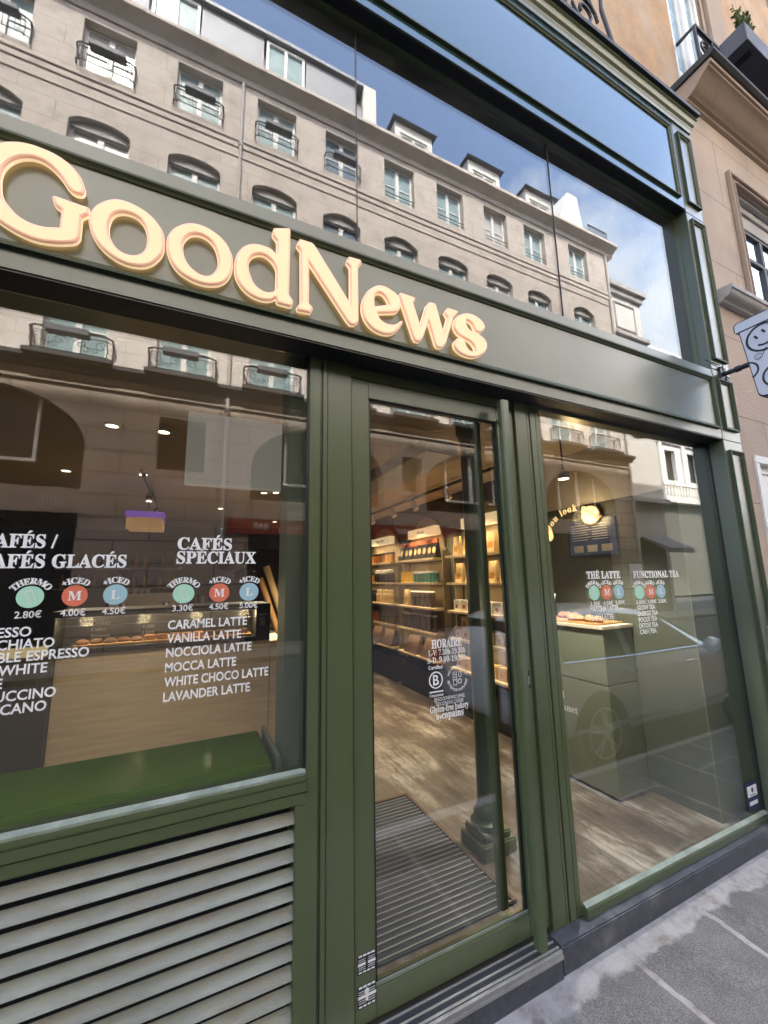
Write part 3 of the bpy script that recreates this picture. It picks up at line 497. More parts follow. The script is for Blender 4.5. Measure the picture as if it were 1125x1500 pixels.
# illuminated letters, traced outlines in metres (u = X, v = Z)
LETTERS = [
 ('G', [[(-0.65,3.007,0),(-0.625,3.043,0),(-0.594,3.065,0),(-0.557,3.077,0),(-0.52,3.078,0),(-0.479,3.071,0),(-0.443,3.053,0),(-0.414,3.023,0),(-0.402,2.996,0),(-0.395,2.972,0),(-0.398,2.955,0),(-0.408,2.948,0),(-0.424,2.948,0),(-0.441,2.96,0),(-0.457,2.983,0),(-0.477,3.006,0),(-0.501,3.024,0),(-0.528,3.031,0),(-0.556,3.023,0),(-0.581,3.002,0),(-0.599,2.971,0),(-0.607,2.937,0),(-0.606,2.9,0),(-0.597,2.861,0),(-0.578,2.832,0),(-0.551,2.807,0),(-0.52,2.795,0),(-0.488,2.795,0),(-0.451,2.807,1),(-0.452,2.871,1),(-0.468,2.882,0),(-0.48,2.912,1),(-0.474,2.917,1),(-0.379,2.912,1),(-0.376,2.885,1),(-0.394,2.865,1),(-0.393,2.79,1),(-0.402,2.771,0),(-0.428,2.755,0),(-0.462,2.743,0),(-0.502,2.737,0),(-0.541,2.743,0),(-0.572,2.755,0),(-0.598,2.769,0),(-0.626,2.793,0),(-0.65,2.831,0),(-0.665,2.879,0),(-0.666,2.946,0)]]),
 ('o', [[(-0.311,2.976,0),(-0.347,2.948,0),(-0.371,2.91,0),(-0.378,2.876,0),(-0.373,2.842,0),(-0.358,2.805,0),(-0.335,2.775,0),(-0.305,2.753,0),(-0.27,2.74,0),(-0.233,2.74,0),(-0.198,2.754,0),(-0.169,2.787,0),(-0.153,2.827,0),(-0.153,2.866,0),(-0.159,2.906,0),(-0.179,2.937,0),(-0.207,2.961,0),(-0.245,2.977,0),(-0.279,2.982,0)],[(-0.289,2.93,0),(-0.308,2.912,0),(-0.317,2.883,0),(-0.318,2.852,0),(-0.311,2.821,0),(-0.295,2.796,0),(-0.273,2.781,0),(-0.247,2.78,0),(-0.227,2.791,0),(-0.212,2.815,0),(-0.207,2.848,0),(-0.211,2.882,0),(-0.224,2.915,0),(-0.244,2.932,0),(-0.266,2.936,0)]]),
 ('o', [[(-0.081,2.975,0),(-0.117,2.947,0),(-0.141,2.909,0),(-0.147,2.874,0),(-0.144,2.837,0),(-0.13,2.798,0),(-0.107,2.768,0),(-0.073,2.749,0),(-0.033,2.74,0),(0.007,2.745,0),(0.043,2.763,0),(0.068,2.797,0),(0.078,2.838,0),(0.078,2.878,0),(0.068,2.915,0),(0.045,2.948,0),(0.013,2.97,0),(-0.022,2.982,0),(-0.052,2.983,0)],[(-0.061,2.934,0),(-0.08,2.916,0),(-0.092,2.887,0),(-0.092,2.861,0),(-0.085,2.831,0),(-0.07,2.806,0),(-0.049,2.787,0),(-0.021,2.778,0),(-0.001,2.785,0),(0.016,2.808,0),(0.025,2.839,0),(0.022,2.873,0),(0.013,2.903,0),(-0.006,2.928,0),(-0.03,2.939,0),(-0.045,2.939,0)]]),
 ('d', [[(0.226,3.078,1),(0.29,3.103,1),(0.295,3.097,1),(0.295,2.798,1),(0.312,2.775,1),(0.309,2.751,1),(0.301,2.743,1),(0.248,2.744,1),(0.241,2.762,1),(0.221,2.747,0),(0.194,2.74,0),(0.161,2.743,0),(0.127,2.759,0),(0.101,2.786,0),(0.087,2.817,0),(0.084,2.857,0),(0.087,2.892,0),(0.102,2.934,0),(0.127,2.963,0),(0.156,2.978,0),(0.19,2.982,0),(0.22,2.978,0),(0.236,2.966,1),(0.24,2.971,1),(0.239,3.023,1),(0.222,3.042,1),(0.221,3.052,1)],[(0.171,2.934,0),(0.15,2.918,0),(0.138,2.893,0),(0.137,2.865,0),(0.146,2.834,0),(0.161,2.803,0),(0.183,2.786,0),(0.208,2.782,0),(0.23,2.792,0),(0.24,2.807,1),(0.24,2.889,1),(0.229,2.914,0),(0.211,2.931,0),(0.191,2.938,0)]]),
 ('N', [[(0.332,3.069,1),(0.386,3.071,1),(0.399,3.062,1),(0.555,2.842,1),(0.555,3.012,1),(0.538,3.031,1),(0.55,3.065,1),(0.607,3.069,1),(0.614,3.058,1),(0.596,3.025,1),(0.597,2.762,1),(0.578,2.738,1),(0.556,2.735,1),(0.541,2.747,1),(0.376,2.965,1),(0.377,2.784,1),(0.395,2.767,1),(0.384,2.739,1),(0.327,2.736,1),(0.325,2.749,1),(0.34,2.778,1),(0.336,3.014,1),(0.319,3.032,1)]]),
 ('e', [[(0.688,2.826,1),(0.776,2.853,1),(0.794,2.871,0),(0.804,2.894,0),(0.806,2.914,0),(0.799,2.94,0),(0.783,2.955,0),(0.751,2.969,0),(0.722,2.975,0),(0.69,2.969,0),(0.659,2.947,0),(0.63,2.909,0),(0.613,2.868,0),(0.609,2.836,0),(0.613,2.804,0),(0.628,2.771,0),(0.654,2.747,0),(0.686,2.734,0),(0.722,2.733,0),(0.756,2.743,0),(0.786,2.771,0),(0.807,2.801,0),(0.814,2.818,0),(0.809,2.826,0),(0.8,2.822,0),(0.787,2.808,0),(0.764,2.795,0),(0.737,2.79,0),(0.713,2.795,0),(0.697,2.807,0)],[(0.675,2.86,1),(0.674,2.886,0),(0.68,2.917,0),(0.694,2.929,0),(0.714,2.928,0),(0.73,2.913,0),(0.742,2.889,1)]]),
 ('w', [[(0.806,2.969,1),(0.883,2.966,1),(0.885,2.959,1),(0.872,2.936,1),(0.906,2.833,1),(0.941,2.941,1),(0.962,2.968,1),(0.993,2.971,1),(1.001,2.959,1),(1.036,2.83,1),(1.06,2.911,1),(1.044,2.935,1),(1.068,2.969,1),(1.128,2.968,1),(1.129,2.96,1),(1.104,2.931,1),(1.047,2.769,1),(1.023,2.74,1),(0.997,2.736,1),(0.984,2.748,1),(0.952,2.855,1),(0.92,2.768,1),(0.898,2.74,1),(0.875,2.739,1),(0.864,2.753,1),(0.796,2.95,1)]]),
 ('s', [[(1.168,2.967,0),(1.134,2.948,0),(1.108,2.919,0),(1.097,2.89,0),(1.099,2.863,0),(1.118,2.84,0),(1.15,2.827,0),(1.188,2.818,0),(1.206,2.805,0),(1.217,2.789,0),(1.218,2.774,1),(1.199,2.769,0),(1.185,2.771,0),(1.169,2.79,0),(1.161,2.809,0),(1.145,2.824,0),(1.129,2.824,0),(1.107,2.808,0),(1.092,2.785,0),(1.092,2.77,0),(1.103,2.752,0),(1.128,2.738,0),(1.163,2.731,0),(1.197,2.732,0),(1.231,2.742,0),(1.267,2.766,0),(1.292,2.796,0),(1.3,2.822,0),(1.294,2.847,0),(1.275,2.864,0),(1.245,2.874,0),(1.211,2.88,0),(1.192,2.886,0),(1.179,2.902,0),(1.175,2.92,0),(1.178,2.929,1),(1.19,2.928,0),(1.209,2.919,0),(1.222,2.894,0),(1.236,2.882,0),(1.258,2.882,0),(1.28,2.901,0),(1.294,2.92,0),(1.29,2.937,0),(1.276,2.955,0),(1.252,2.968,0),(1.22,2.975,0),(1.193,2.974,0)]]),
]
def outline(loops, ext, bev, off=0.0):
    cu = bpy.data.curves.new('ol','CURVE'); cu.dimensions = '2D'; cu.fill_mode = 'BOTH'; cu.extrude = ext; cu.bevel_depth = bev; cu.bevel_resolution = 1; cu.resolution_u = 5; cu.offset = off
    for lp in loops:
        sp = cu.splines.new('BEZIER'); sp.bezier_points.add(len(lp)-1); sp.use_cyclic_u = True
        for bp,(u,v,c) in zip(sp.bezier_points, lp):
            bp.co = (u,v,0); t = 'VECTOR' if c else 'AUTO'; bp.handle_left_type = t; bp.handle_right_type = t
    return cu
LS = thing('letter_sign','row of warm lit raised serif letters spelling GoodNews on the green band','sign',(0.1,-0.02,2.95))
for nme,loops in LETTERS:
    bk = MB().curve(outline(loops,0.0045,0.0015,-0.0015), lambda c: (c.x,-0.0185-c.z,c.y)).build('letter','letter_side',LS)
    MB().curve(outline(loops,0.001,0.0075,-0.0085), lambda c: (c.x,-0.0245-c.z,c.y)).build('letter_face',['letter_face','letter_rim'],bk)
    fo = bk.children[0]
    for p in fo.data.polygons: p.material_index = 0 if abs(p.normal.y) > 0.97 else 1
for nme,loops in LETTERS: MB().curve(outline(loops,0.002,0.0,-0.012), lambda c: (c.x,-0.010-c.z,c.y)).build('halo_light','halo',LS)

# ------------------------------------------------------------------ own building above and the neighbour to the right
HB = 18.75
OB = thing('corner_building','ochre stone upper facade rising above the green coffee shop front','building',(0,0.25,5.7))
ops = [(4.40,5.12,6.42,8.55),(7.2,8.3,6.42,8.8)]
for x in (-6.0,-3.4,-0.8,1.5): ops.append((x,x+1.05,6.2,8.6))
for zz in (10.0,13.4,16.6):
    for x in (-6.0,-3.4,-0.8,1.5,4.3,7.2,9.9): ops.append((x,x+1.1,zz,zz+2.1))
mb = wall(MB(),-14,16,5.64,HB,0.25,0.22,ops)
mb.build('facade','stone_ochre',OB)
MB().box(-40,45,0.47,0.60,5.64,HB-0.05).box(-40,-14,0.25,0.47,-0.2,HB-0.05).box(16,45,0.1,0.47,-0.2,HB-0.05).build('party_wall','stone',OB)
MB().box(-40,45,0.10,9,HB-0.05,HB+0.15).build('roof','zinc',OB)
MB().box(-40,45,8.8,9,-0.2,HB-0.05).build('rear_wall','stone',OB)
MB().box(-14,-2.46,0.1,0.47,-0.2,5.64).build('left_wall','stone_block',OB)
# french casement with iron return rail and planter, upper right
def casement(parent, x0, x1, z0, z1, y, fm='white_wood', pm='window_dark'):
    mb = MB(); frame_rect(mb,x0,x1,z0,z1,0.055,y,y+0.07); cx = (x0+x1)/2
    mb.box(cx-0.05,cx+0.05,y-0.01,y+0.06,z0+0.055,z1-0.055); h = z0+(z1-z0)*0.28
    frame_rect(mb,x0+0.055,cx-0.05,z0+0.055,z1-0.055,0.05,y+0.02,y+0.055); frame_rect(mb,cx+0.05,x1-0.055,z0+0.055,z1-0.055,0.05,y+0.02,y+0.055)
    for q in (h,): mb.box(x0+0.1,x1-0.1,y+0.021,y+0.054,q,q+0.07)
    f = mb.build('window',fm,parent,bevel=0.004)
    MB().box(x0+0.05,x1-0.05,y+0.038,y+0.046,z0+0.05,z1-0.05).build('pane',pm,f); return f
casement(OB,4.41,5.11,6.40,8.54,0.262,pm='window_teal')
MB().box(5.122,5.20,0.235,0.249,6.42,8.62).box(4.40,5.20,0.235,0.249,8.56,8.72).box(4.36,5.24,0.16,0.2485,8.722,8.80).build('window_surround','stone_trim',OB,bevel=0.01)
MB().box(5.21,5.62,0.200,0.2485,6.38,9.5).build('pier','stone_trim',OB,bevel=0.01)
def scroll(cx, cz, y, r, turns=1.4, d=1, n=22, a0=0, tr=0.009):
    return [(cx+d*r*(1-0.8*i/n)*math.cos(a0+turns*2*math.pi*i/n), y, cz+r*(1-0.8*i/n)*math.sin(a0+turns*2*math.pi*i/n)) for i in range(n+1)]
br = thing('balcony_rail','black wrought iron balcony rail with return beside the white casement above the stone cornice','railing',(4.45,0.09,6.38))
mb = MB().tube([(4.45,0.25,7.31),(4.45,0.08,7.31),(7.0,0.08,7.31)],0.022,6).tube([(4.45,0.25,6.46),(4.45,0.08,6.46),(7.0,0.08,6.46)],0.012,6)
for x in [4.45+0.32*i for i in range(8)]: mb.tube([(x,0.08,6.38),(x,0.08,7.31)],0.016,6)
for i in range(7):
    x = 4.45+0.32*i+0.16
    mb.tube(scroll(x,7.12,0.08,0.10),0.010,5).tube(scroll(x,6.72,0.08,0.11,d=-1),0.010,5).tube([(x-0.12,0.08,7.0),(x+0.12,0.08,6.5)],0.009,5)
mb.build('ironwork','iron',br,smooth=True)
pb = thing('planter_box','long grey planter box with sprouting greenery on the stone cornice, upper right','planter',(5.3,-0.13,6.79))
mb = MB()
for a in ((4.62,6.0,-0.235,-0.215),(4.62,6.0,-0.045,-0.025)): mb.box(a[0],a[1],a[2],a[3],6.79,7.01)
mb.box(4.62,4.64,-0.215,-0.045,6.79,7.01).box(5.98,6.0,-0.215,-0.045,6.79,7.01).box(4.64,5.98,-0.215,-0.045,6.79,6.81)
mb.build('trough','planter_grey',pb,bevel=0.004); MB().box(4.64,5.98,-0.2145,-0.0455,6.94,6.975).build('soil','soil',pb)
for x in (4.75,5.7): MB().box(x,x+0.05,-0.20,0.08,6.77,6.789).build('bracket','iron',pb)
def plant(name, base, parent, hgt, spread, nl, seed, m='leaf'):
    rd = random.Random(seed); mb = MB()
    for s_ in range(max(4,nl//9)):
        a = rd.uniform(0,6.28); q = Vector((math.cos(a)*spread*rd.random(), math.sin(a)*spread*0.35*rd.random(), hgt*rd.uniform(0.5,1)))
        b = Vector(base)+Vector((q.x*0.4,q.y*0.4,0)); tip = b+q; mb.tube([b,b+q*0.5+Vector((0,0,0.02)),tip],0.003,4)
        for j in range(9):
            c = b.lerp(tip, rd.uniform(0.3,1)); d = Vector((rd.uniform(-1,1),rd.uniform(-1,1),rd.uniform(-0.3,1))).normalized(); w = d.cross(Vector((rd.random(),rd.random(),rd.random()+0.1))).normalized(); l = rd.uniform(0.022,0.050)
            mb.add([c,c+d*l*0.5+w*l*0.28,c+d*l,c+d*l*0.5-w*l*0.28],[(0,1,2,3)])
    return mb.build(name,m,parent,nrm=False)
plant('plant',(4.74,-0.20,6.97),pb,0.30,0.14,260,3); plant('plant',(5.15,-0.13,6.97),pb,0.16,0.2,80,4); plant('plant',(5.6,-0.13,6.97),pb,0.18,0.2,80,5)
plant('dry_plant',(4.70,-0.13,6.97),pb,0.07,0.10,30,8,'leaf_dry')

NB = thing('stone_building','pinkish limestone facade with moulded cornice adjoining the right pilaster','building',(6,0.1,0))
mb = wall(MB(),XR+0.0005,16,-0.12,6.12,0.1,0.30,[(4.70,6.10,4.10,5.50),(4.15,5.25,-0.05,2.62),(8.5,9.9,4.10,5.5)])
mb.build('facade','stone_block',NB)
MB().box(XR+0.0005,4.02,0.1005,0.42,6.1205,6.13).box(-2.6,16,0.26,0.46,5.60,5.70).build('ledge','stone',NB)
cp = [(0.46,6.085),(0.10,6.085),(0.072,6.10),(0.066,6.12),(0.040,6.125)]
for i in range(9):   # cyma
    t = i/8; cp.append((0.036-0.160*t, 6.13+0.115*(3*t*t-2*t**3)*0.55+0.115*t*0.45))
cp += [(-0.128,6.262),(-0.145,6.266),(-0.145,6.305),(0.46,6.305)]
MB().prism(cp,'x',4.025,16).build('cornice','stone_trim',NB,smooth=True)
MB().prism([(0.46,6.307),(-0.155,6.307),(-0.185,6.33),(-0.185,6.372),(0.46,6.40)],'x',4.005,16).build('cornice_flashing','lead',NB,bevel=0.004)
# window with moulded surround + sill
mb = MB()
for i,(w0,w1,d) in enumerate(((0.0,0.035,0.035),(0.035,0.075,0.012),(0.075,0.10,0.03))):
    a,b,c = 4.594+w0,6.20-w0,5.60-w0
    a2,b2,c2 = 4.594+w1,6.20-w1,5.60-w1
    y = 0.0985-d
    mb.box(a,a2,y,0.0985,4.09,c).box(b2,b,y,0.0985,4.09,c).box(a2,b2,y,0.0985,c2,c)
mb.build('window_surround','stone_trim',NB,bevel=0.006)
MB().box(4.72,6.08,0.17,0.25,5.38,5.497).box(4.72,6.08,0.13,0.17,5.46,5.497).build('lintel','stone_grey',NB,bevel=0.004)
mat('window_sky',(0.55,0.57,0.60),0.03,spec=1.0,metal=0.9)
wn = MB(); frame_rect(wn,4.705,6.095,4.11,5.22,0.035,0.20,0.26); wn.box(4.74,6.06,0.205,0.25,4.86,4.905).box(5.37,5.43,0.2,0.26,4.145,4.86).box(5.37,5.43,0.2,0.26,4.905,5.185)
wn = wn.build('window','planter_grey',NB,bevel=0.003); MB().box(4.73,6.07,0.225,0.235,4.12,5.20).build('pane','window_sky',wn)
MB().box(4.705,6.095,0.19,0.30,5.221,5.376).build('window_head','stone_grey',NB,bevel=0.004)
sp = [(0.0995,3.967),(0.060,3.967),(0.055,3.985),(0.045,3.99)]+[(0.045-0.055*math.sin(t*math.pi/10), 3.99+0.055*(1-math.cos(t*math.pi/10))) for t in range(6)]+[(-0.022,4.048),(-0.022,4.082),(0.0995,4.094)]
MB().prism(sp,'x',4.010,6.6).build('window_sill','stone_grey',NB,smooth=True)
dn = MB(); frame_rect(dn,4.152,5.248,-0.05,2.618,0.07,0.085,0.16); d = dn.build('shutter_frame','white_wood',NB,bevel=0.006)
mb = MB().box(4.222,5.178,0.13,0.15,0.02,2.548); mould(mb,4.27,4.68,1.45,2.50,0.03,0.02); mould(mb,4.72,5.13,1.45,2.50,0.03,0.02)
mb = MB().box(4.222,5.178,0.13,0.15,0.02,2.548)
for a in (4.26,4.73):
    for z0,z1 in ((0.1,0.95),(1.02,1.95),(2.02,2.50)): frame_rect(mb,a,a+0.40,z0,z1,0.025,0.118,0.131)
mb.build('shutter','white_wood',d,bevel=0.003)
# iron end-scroll of the balcony over the shop
ir = thing('scroll_balcony','ornate black wrought iron balcony end with scrolls above the green cornice','railing',(2.0,0.06,5.70))
mb = MB(); y = 0.08
mb.tube([(0.2,y,6.75),(2.86,y,6.75)],0.018,6).tube([(0.2,y,5.80),(2.86,y,5.80)],0.014,6).tube([(2.88,y,5.70),(2.92,y-0.02,6.0),(2.86,y,6.35),(2.90,y,6.78)],0.016,6)
for i in range(6):
    x = 2.62-0.42*i
    mb.tube(scroll(x,6.16,y,0.17,1.6),0.013,6).tube(scroll(x,6.52,y,0.16,1.6,-1),0.013,6).tube(scroll(x+0.12,5.92,y,0.10,1.5,-1),0.011,6).tube([(x-0.21,y,5.8),(x-0.21,y,6.75)],0.012,6)
    mb.tube([(x+0.17,y,6.2),(x+0.05,y,6.4),(x-0.16,y,6.5)],0.011,5)
mb.build('ironwork','iron',ir,smooth=True)

# ------------------------------------------------------------------ hanging cup sign
hs = thing('hanging_sign','white cup shaped projecting sign with black outline smiley faces on a black arm','sign',(3.66,-0.14,3.17))
X0,X1 = 3.625,3.695; yc = -0.36
def cupoutline(g):   # g grows the outline
    pts = [(-0.128,3.545),(-0.108,3.530),(-0.108,3.475),(-0.122,3.465),(-0.135,3.465),(-0.185,2.945),(-0.200,2.925),(-0.225,2.918)]
    pts = [(p[0]-0.012,p[1]-0.028) for p in pts]
    full = pts+[(2*yc-p[0],p[1]) for p in reversed(pts)]
    return [((p[0]-yc)*(1+g*4)+yc, (p[1]-3.21)*(1+g*3.2)+3.21) for p in full]
MB().prism(cupoutline(0),'x',X0,X1).build('cup_box','ink',hs,bevel=0.004)
MB().prism(cupoutline(-0.010),'x',X0-0.004,X1+0.004).build('cup_face','sign_white',hs)
pl = lambda u,v: (X0-0.0055,-u,v)
mb = MB(); rrect(mb,pl,0.134,0.585,3.428,3.438)
def smiley(mb, pl, u, v, r, t, rot=0.0):
    ring(mb,pl,u,v,r-t,r,40)
    cr_,sr_ = math.cos(rot),math.sin(rot); q = lambda a,b: pl(u+a*cr_-b*sr_, v+a*sr_+b*cr_)
    ring(mb,q,0,0.05*r,0.58*r-t*0.5,0.58*r+t*0.5,16,205,335)
    for s_ in (-0.28,0.22): mb.add([q(s_*r-t*0.5,0.18*r),q(s_*r+t*0.5,0.18*r),q(s_*r+t*0.5,0.50*r),q(s_*r-t*0.5,0.50*r)],[(0,1,2,3)])
smiley(mb,pl,0.285,3.325,0.105,0.0145,0.5); smiley(mb,pl,0.50,3.10,0.07,0.011,-0.3); smiley(mb,pl,0.238,3.195,0.024,0.0038,0.2); smiley(mb,pl,0.32,3.02,0.085,0.013,0.1)
ring(mb,pl,0.165,3.115,0.054,0.066,24,-72,85)
mb.add([pl(0.262,3.20),pl(0.268,3.20),pl(0.29,3.245),pl(0.284,3.245)],[(0,1,2,3)])
mb.build('drawing','ink',hs,nrm=False)
MB().tube([(3.64,0.0,3.172),(3.645,-0.06,3.173),(3.65,-0.165,3.176)],[0.019,0.017,0.020],10).tube([(3.645,-0.085,3.173),(3.648,-0.12,3.175)],0.024,10).box(3.60,3.68,-0.012,-0.001,3.115,3.23).build('arm','black_metal',hs,smooth=True)
MB().tube([(3.60,-0.008,3.24),(3.54,-0.006,3.245),(3.42,-0.005,3.247)],0.004,5).tube([(3.615,-0.01,3.22),(3.57,-0.04,3.21),(3.60,-0.03,3.15),(3.66,-0.035,3.13)],0.004,5).box(3.66,3.70,-0.02,-0.001,3.12,3.15).build('cable','black_metal',hs,smooth=True)
MB().box(X0+0.02,X1-0.01,-0.40,-0.24,2.868,2.886).build('lamp_housing','zinc',hs,bevel=0.004)
tag(MB().box(3.66,3.70,-0.006,-0.0005,1.27,1.285).box(3.662,3.698,-0.008,-0.0005,1.235,1.25).build('door_bell','steel',bevel=0.003,origin=(3.68,-0.003,1.26)),'tiny steel door bell plate on the lower green pilaster','door bell')

# ------------------------------------------------------------------ shop interior
FZ = 0.05
struct(MB().box(-3.0,0.60,0.205,8.6,-0.05,FZ).box(0.6,1.6,0.262,8.6,-0.05,FZ).box(1.6,3.49,0.1185,8.6,-0.05,FZ).build('floor','shop_floor'))
struct(MB().box(-3.0,3.4,0.31,8.7,2.80,2.92).build('ceiling','int_ceiling'))
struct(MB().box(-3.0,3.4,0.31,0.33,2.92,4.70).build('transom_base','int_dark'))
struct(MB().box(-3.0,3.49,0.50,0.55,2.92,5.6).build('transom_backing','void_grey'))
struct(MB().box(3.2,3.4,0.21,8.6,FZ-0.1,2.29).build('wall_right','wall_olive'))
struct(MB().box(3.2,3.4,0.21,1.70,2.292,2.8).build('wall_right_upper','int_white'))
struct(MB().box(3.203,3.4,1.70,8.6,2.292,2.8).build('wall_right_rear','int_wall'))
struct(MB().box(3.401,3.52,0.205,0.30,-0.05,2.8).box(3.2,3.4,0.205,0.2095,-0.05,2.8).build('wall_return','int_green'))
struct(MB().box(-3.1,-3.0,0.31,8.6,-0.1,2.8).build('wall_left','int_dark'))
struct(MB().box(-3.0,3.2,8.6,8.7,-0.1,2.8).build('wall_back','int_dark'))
def simple(mb, name, m, label, cat, group=None, **k): return tag(mb.build(name, m, **k), label, cat, group)
# ledge in the left window
simple(MB().prism([(0.215,0.955),(0.215,0.972),(0.59,0.972),(0.62,0.945),(0.62,0.90),(0.215,0.90)],'x',-2.1,0.318),'window_ledge','ledge_green','glossy bright green window ledge inside the left pane','ledge',bevel=0.008,origin=(-0.9,0.4,0.90))
simple(MB().box(0.335,0.352,0.215,0.60,0.80,0.985),'ledge_end','int_green','dark green end panel closing the window ledge beside the door','panel',bevel=0.003,origin=(0.345,0.4,0.8))
MB_post = MB().box(0.36,0.56,0.24,0.40,FZ,2.8); simple(MB_post,'inner_post','int_green','dark green inner post between left window and door','post',bevel=0.004,origin=(0.46,0.3,FZ))
# counter and pastry case
co_ = thing('service_counter','long beech fronted service counter below the black pastry case','counter',(-0.1,2.9,FZ))
MB().box(-0.935,0.710,2.60,3.2,FZ+0.06,1.105).build('front_panel','beech',co_,bevel=0.003)
MB().box(0.714,0.87,2.605,3.2,FZ+0.06,1.092).build('end_panel','beech',co_,bevel=0.003)
MB().box(-2.4,-0.939,2.52,3.2,FZ,1.12).build('side_cabinet','int_wall',co_,bevel=0.003)
MB().box(-0.935,0.87,2.64,3.2,FZ,FZ+0.06).build('kickboard','int_dark',co_)
pc = thing('pastry_case','black framed glass pastry case with price lettering on the beech counter','display case',(-0.1,2.85,1.107))
MB().box(-0.985,0.705,2.585,3.1,1.107,1.147).box(-0.985,0.705,2.585,3.1,1.400,1.447).box(-0.985,-0.96,2.585,3.1,1.147,1.400).box(0.574,0.705,2.585,3.1,1.147,1.400).box(-0.96,0.574,3.08,3.1,1.147,1.400).build('frame','ink',pc,bevel=0.003)
MB().box(-0.96,0.574,2.589,2.595,1.147,1.400).build('glass_front','glass_case',pc)
MB().box(-0.96,0.574,2.583,2.586,1.391,1.396).build('trim','steel',pc); MB().box(-0.96,0.574,2.583,2.586,1.327,1.329).build('trim','steel',pc)
mb = MB(); pz_ = XZ(2.5835)
for i,(a,b) in enumerate((('Cookies','3.00€'),('Cakes','3.50€'),('Brownie','3.50€'))):
    text(mb,a,pz_,-0.717,1.334-0.051*i,0.026,0.0,True); text(mb,b,pz_,-0.36,1.334-0.051*i,0.026,0.0,True)
text(mb,'copains',pz_,0.595,1.34,0.017,0.0,True)
for i in range(5): rrect(mb,pz_,0.607,0.656,1.312-0.017*i,1.316-0.017*i)
mat('dim_vinyl',(0.42,0.40,0.37),0.6); mb.build('lettering','dim_vinyl',pc,nrm=False)
for i in range(4): lamp('case_light','POINT',(-0.78+0.42*i,2.72,1.36),1.3,(1.0,0.72,0.42),pc,size=0.05)
for i,(x0,x1) in enumerate(((-0.86,-0.36),(-0.35,0.10),(0.11,0.55))):
    simple(MB().box(x0,x1,2.66,2.90,1.148,1.166),'serving_board','wood_board',('left wooden board of cookies in the pastry case','middle wooden board of cake slices in the pastry case','right wooden board of brownies in the pastry case')[i],'board','boards in the pastry case',bevel=0.003,origin=((x0+x1)/2,2.78,1.148))
mat('cookie',(0.11,0.05,0.022),0.9,var=0.4,vs=30,bump=0.5,bs=60); mat('cake',(0.36,0.17,0.06),0.85,var=0.3,vs=30,bump=0.4,bs=60)
ck0 = None
for i in range(14):
    x = -0.80+i*0.098; kind = i<5
    if i in (0,5,10):
        mb = MB(); rd = random.Random(i)
        if kind: mb.lathe((0,0,0),[(0.001,0),(0.042,0.002),(0.050,0.012),(0.042,0.026),(0.02,0.036),(0.001,0.038)],14)
        else: mb.box(-0.045,0.045,-0.035,0.035,0,0.042)
        pr = mb.build('cookie' if kind else ('cake_slice' if i<10 else 'brownie'),'cookie' if i!=5 else 'cake',smooth=kind,bevel=0 if kind else 0.008)
        tag(pr, 'round brown cookie on the left board in the pastry case' if kind else ('golden cake slice on the middle board' if i<10 else 'dark brownie square on the right board'), 'pastry', 'pastries laid out in the glass case'); cur = pr; cur.location = (x,2.74,1.1665)
    else: copy_tree(cur, None, (x,2.74+0.02*(i%2),1.1665))
# back shelves and hood
simple(MB().box(-0.8,2.0,7.6,8.0,2.35,2.79),'back_header','int_dark','dark header board across the rear of the shop','header',origin=(0.6,7.8,2.35))
hd_ = thing('menu_lightbox','small box lamp with orange sides and purple strip above the counter','lamp',(-0.55,3.9,2.3))
mat('lamp_box',(0.5,0.3,0.12),0.6,emit=(1.0,0.55,0.2),es=0.06); MB().box(-0.70,-0.34,3.75,4.1,2.27,2.40).build('box','lamp_box',hd_,bevel=0.004); MB().box(-0.71,-0.33,3.74,4.11,2.401,2.47).build('purple_strip','purple_strip',hd_); MB().tube([(-0.5,3.9,2.47),(-0.5,3.9,2.8)],0.008,6).build('hanger','iron',hd_)
simple(MB().box(-0.075,0.545,1.25,1.32,2.275,2.752),'ceiling_bulkhead','panel_added_glow','pale rectangular bulkhead panel under the ceiling behind the left window','panel',bevel=0.002,origin=(0.2,1.28,2.275))
simple(MB().prism([(1.405,2.52),(1.405,2.62),(1.66,2.60),(1.66,2.50)],'y',0.76,6.0),'ceiling_trough','int_white','long pale trough hanging below the ceiling inside the door','trough',bevel=0.004,origin=(1.5,3,2.5))
simple(MB().box(0.6,1.88,1.24,1.36,2.745,2.798),'ceiling_duct','stone_grey','grey duct running across the ceiling inside the door','duct',bevel=0.004,origin=(1.2,1.3,2.745))
# column
cl = thing('cast_column','dark green cast iron column on stepped base standing inside the glass door','column',(1.715,0.72,FZ))
MB().lathe((1.715,0.72,0),[(0.055,0.30),(0.052,0.8),(0.048,2.6),(0.075,2.66),(0.075,2.8)],20).build('shaft','paint',cl,smooth=True)
MB().lathe((1.715,0.72,0),[(0.10,0.17),(0.10,0.20),(0.075,0.22),(0.08,0.25),(0.062,0.28),(0.055,0.302)],20).build('collar','paint',cl,smooth=True)
MB().box(1.595,1.835,0.60,0.84,FZ,0.13).box(1.615,1.815,0.62,0.82,0.13,0.17).build('base','paint',cl,bevel=0.008)
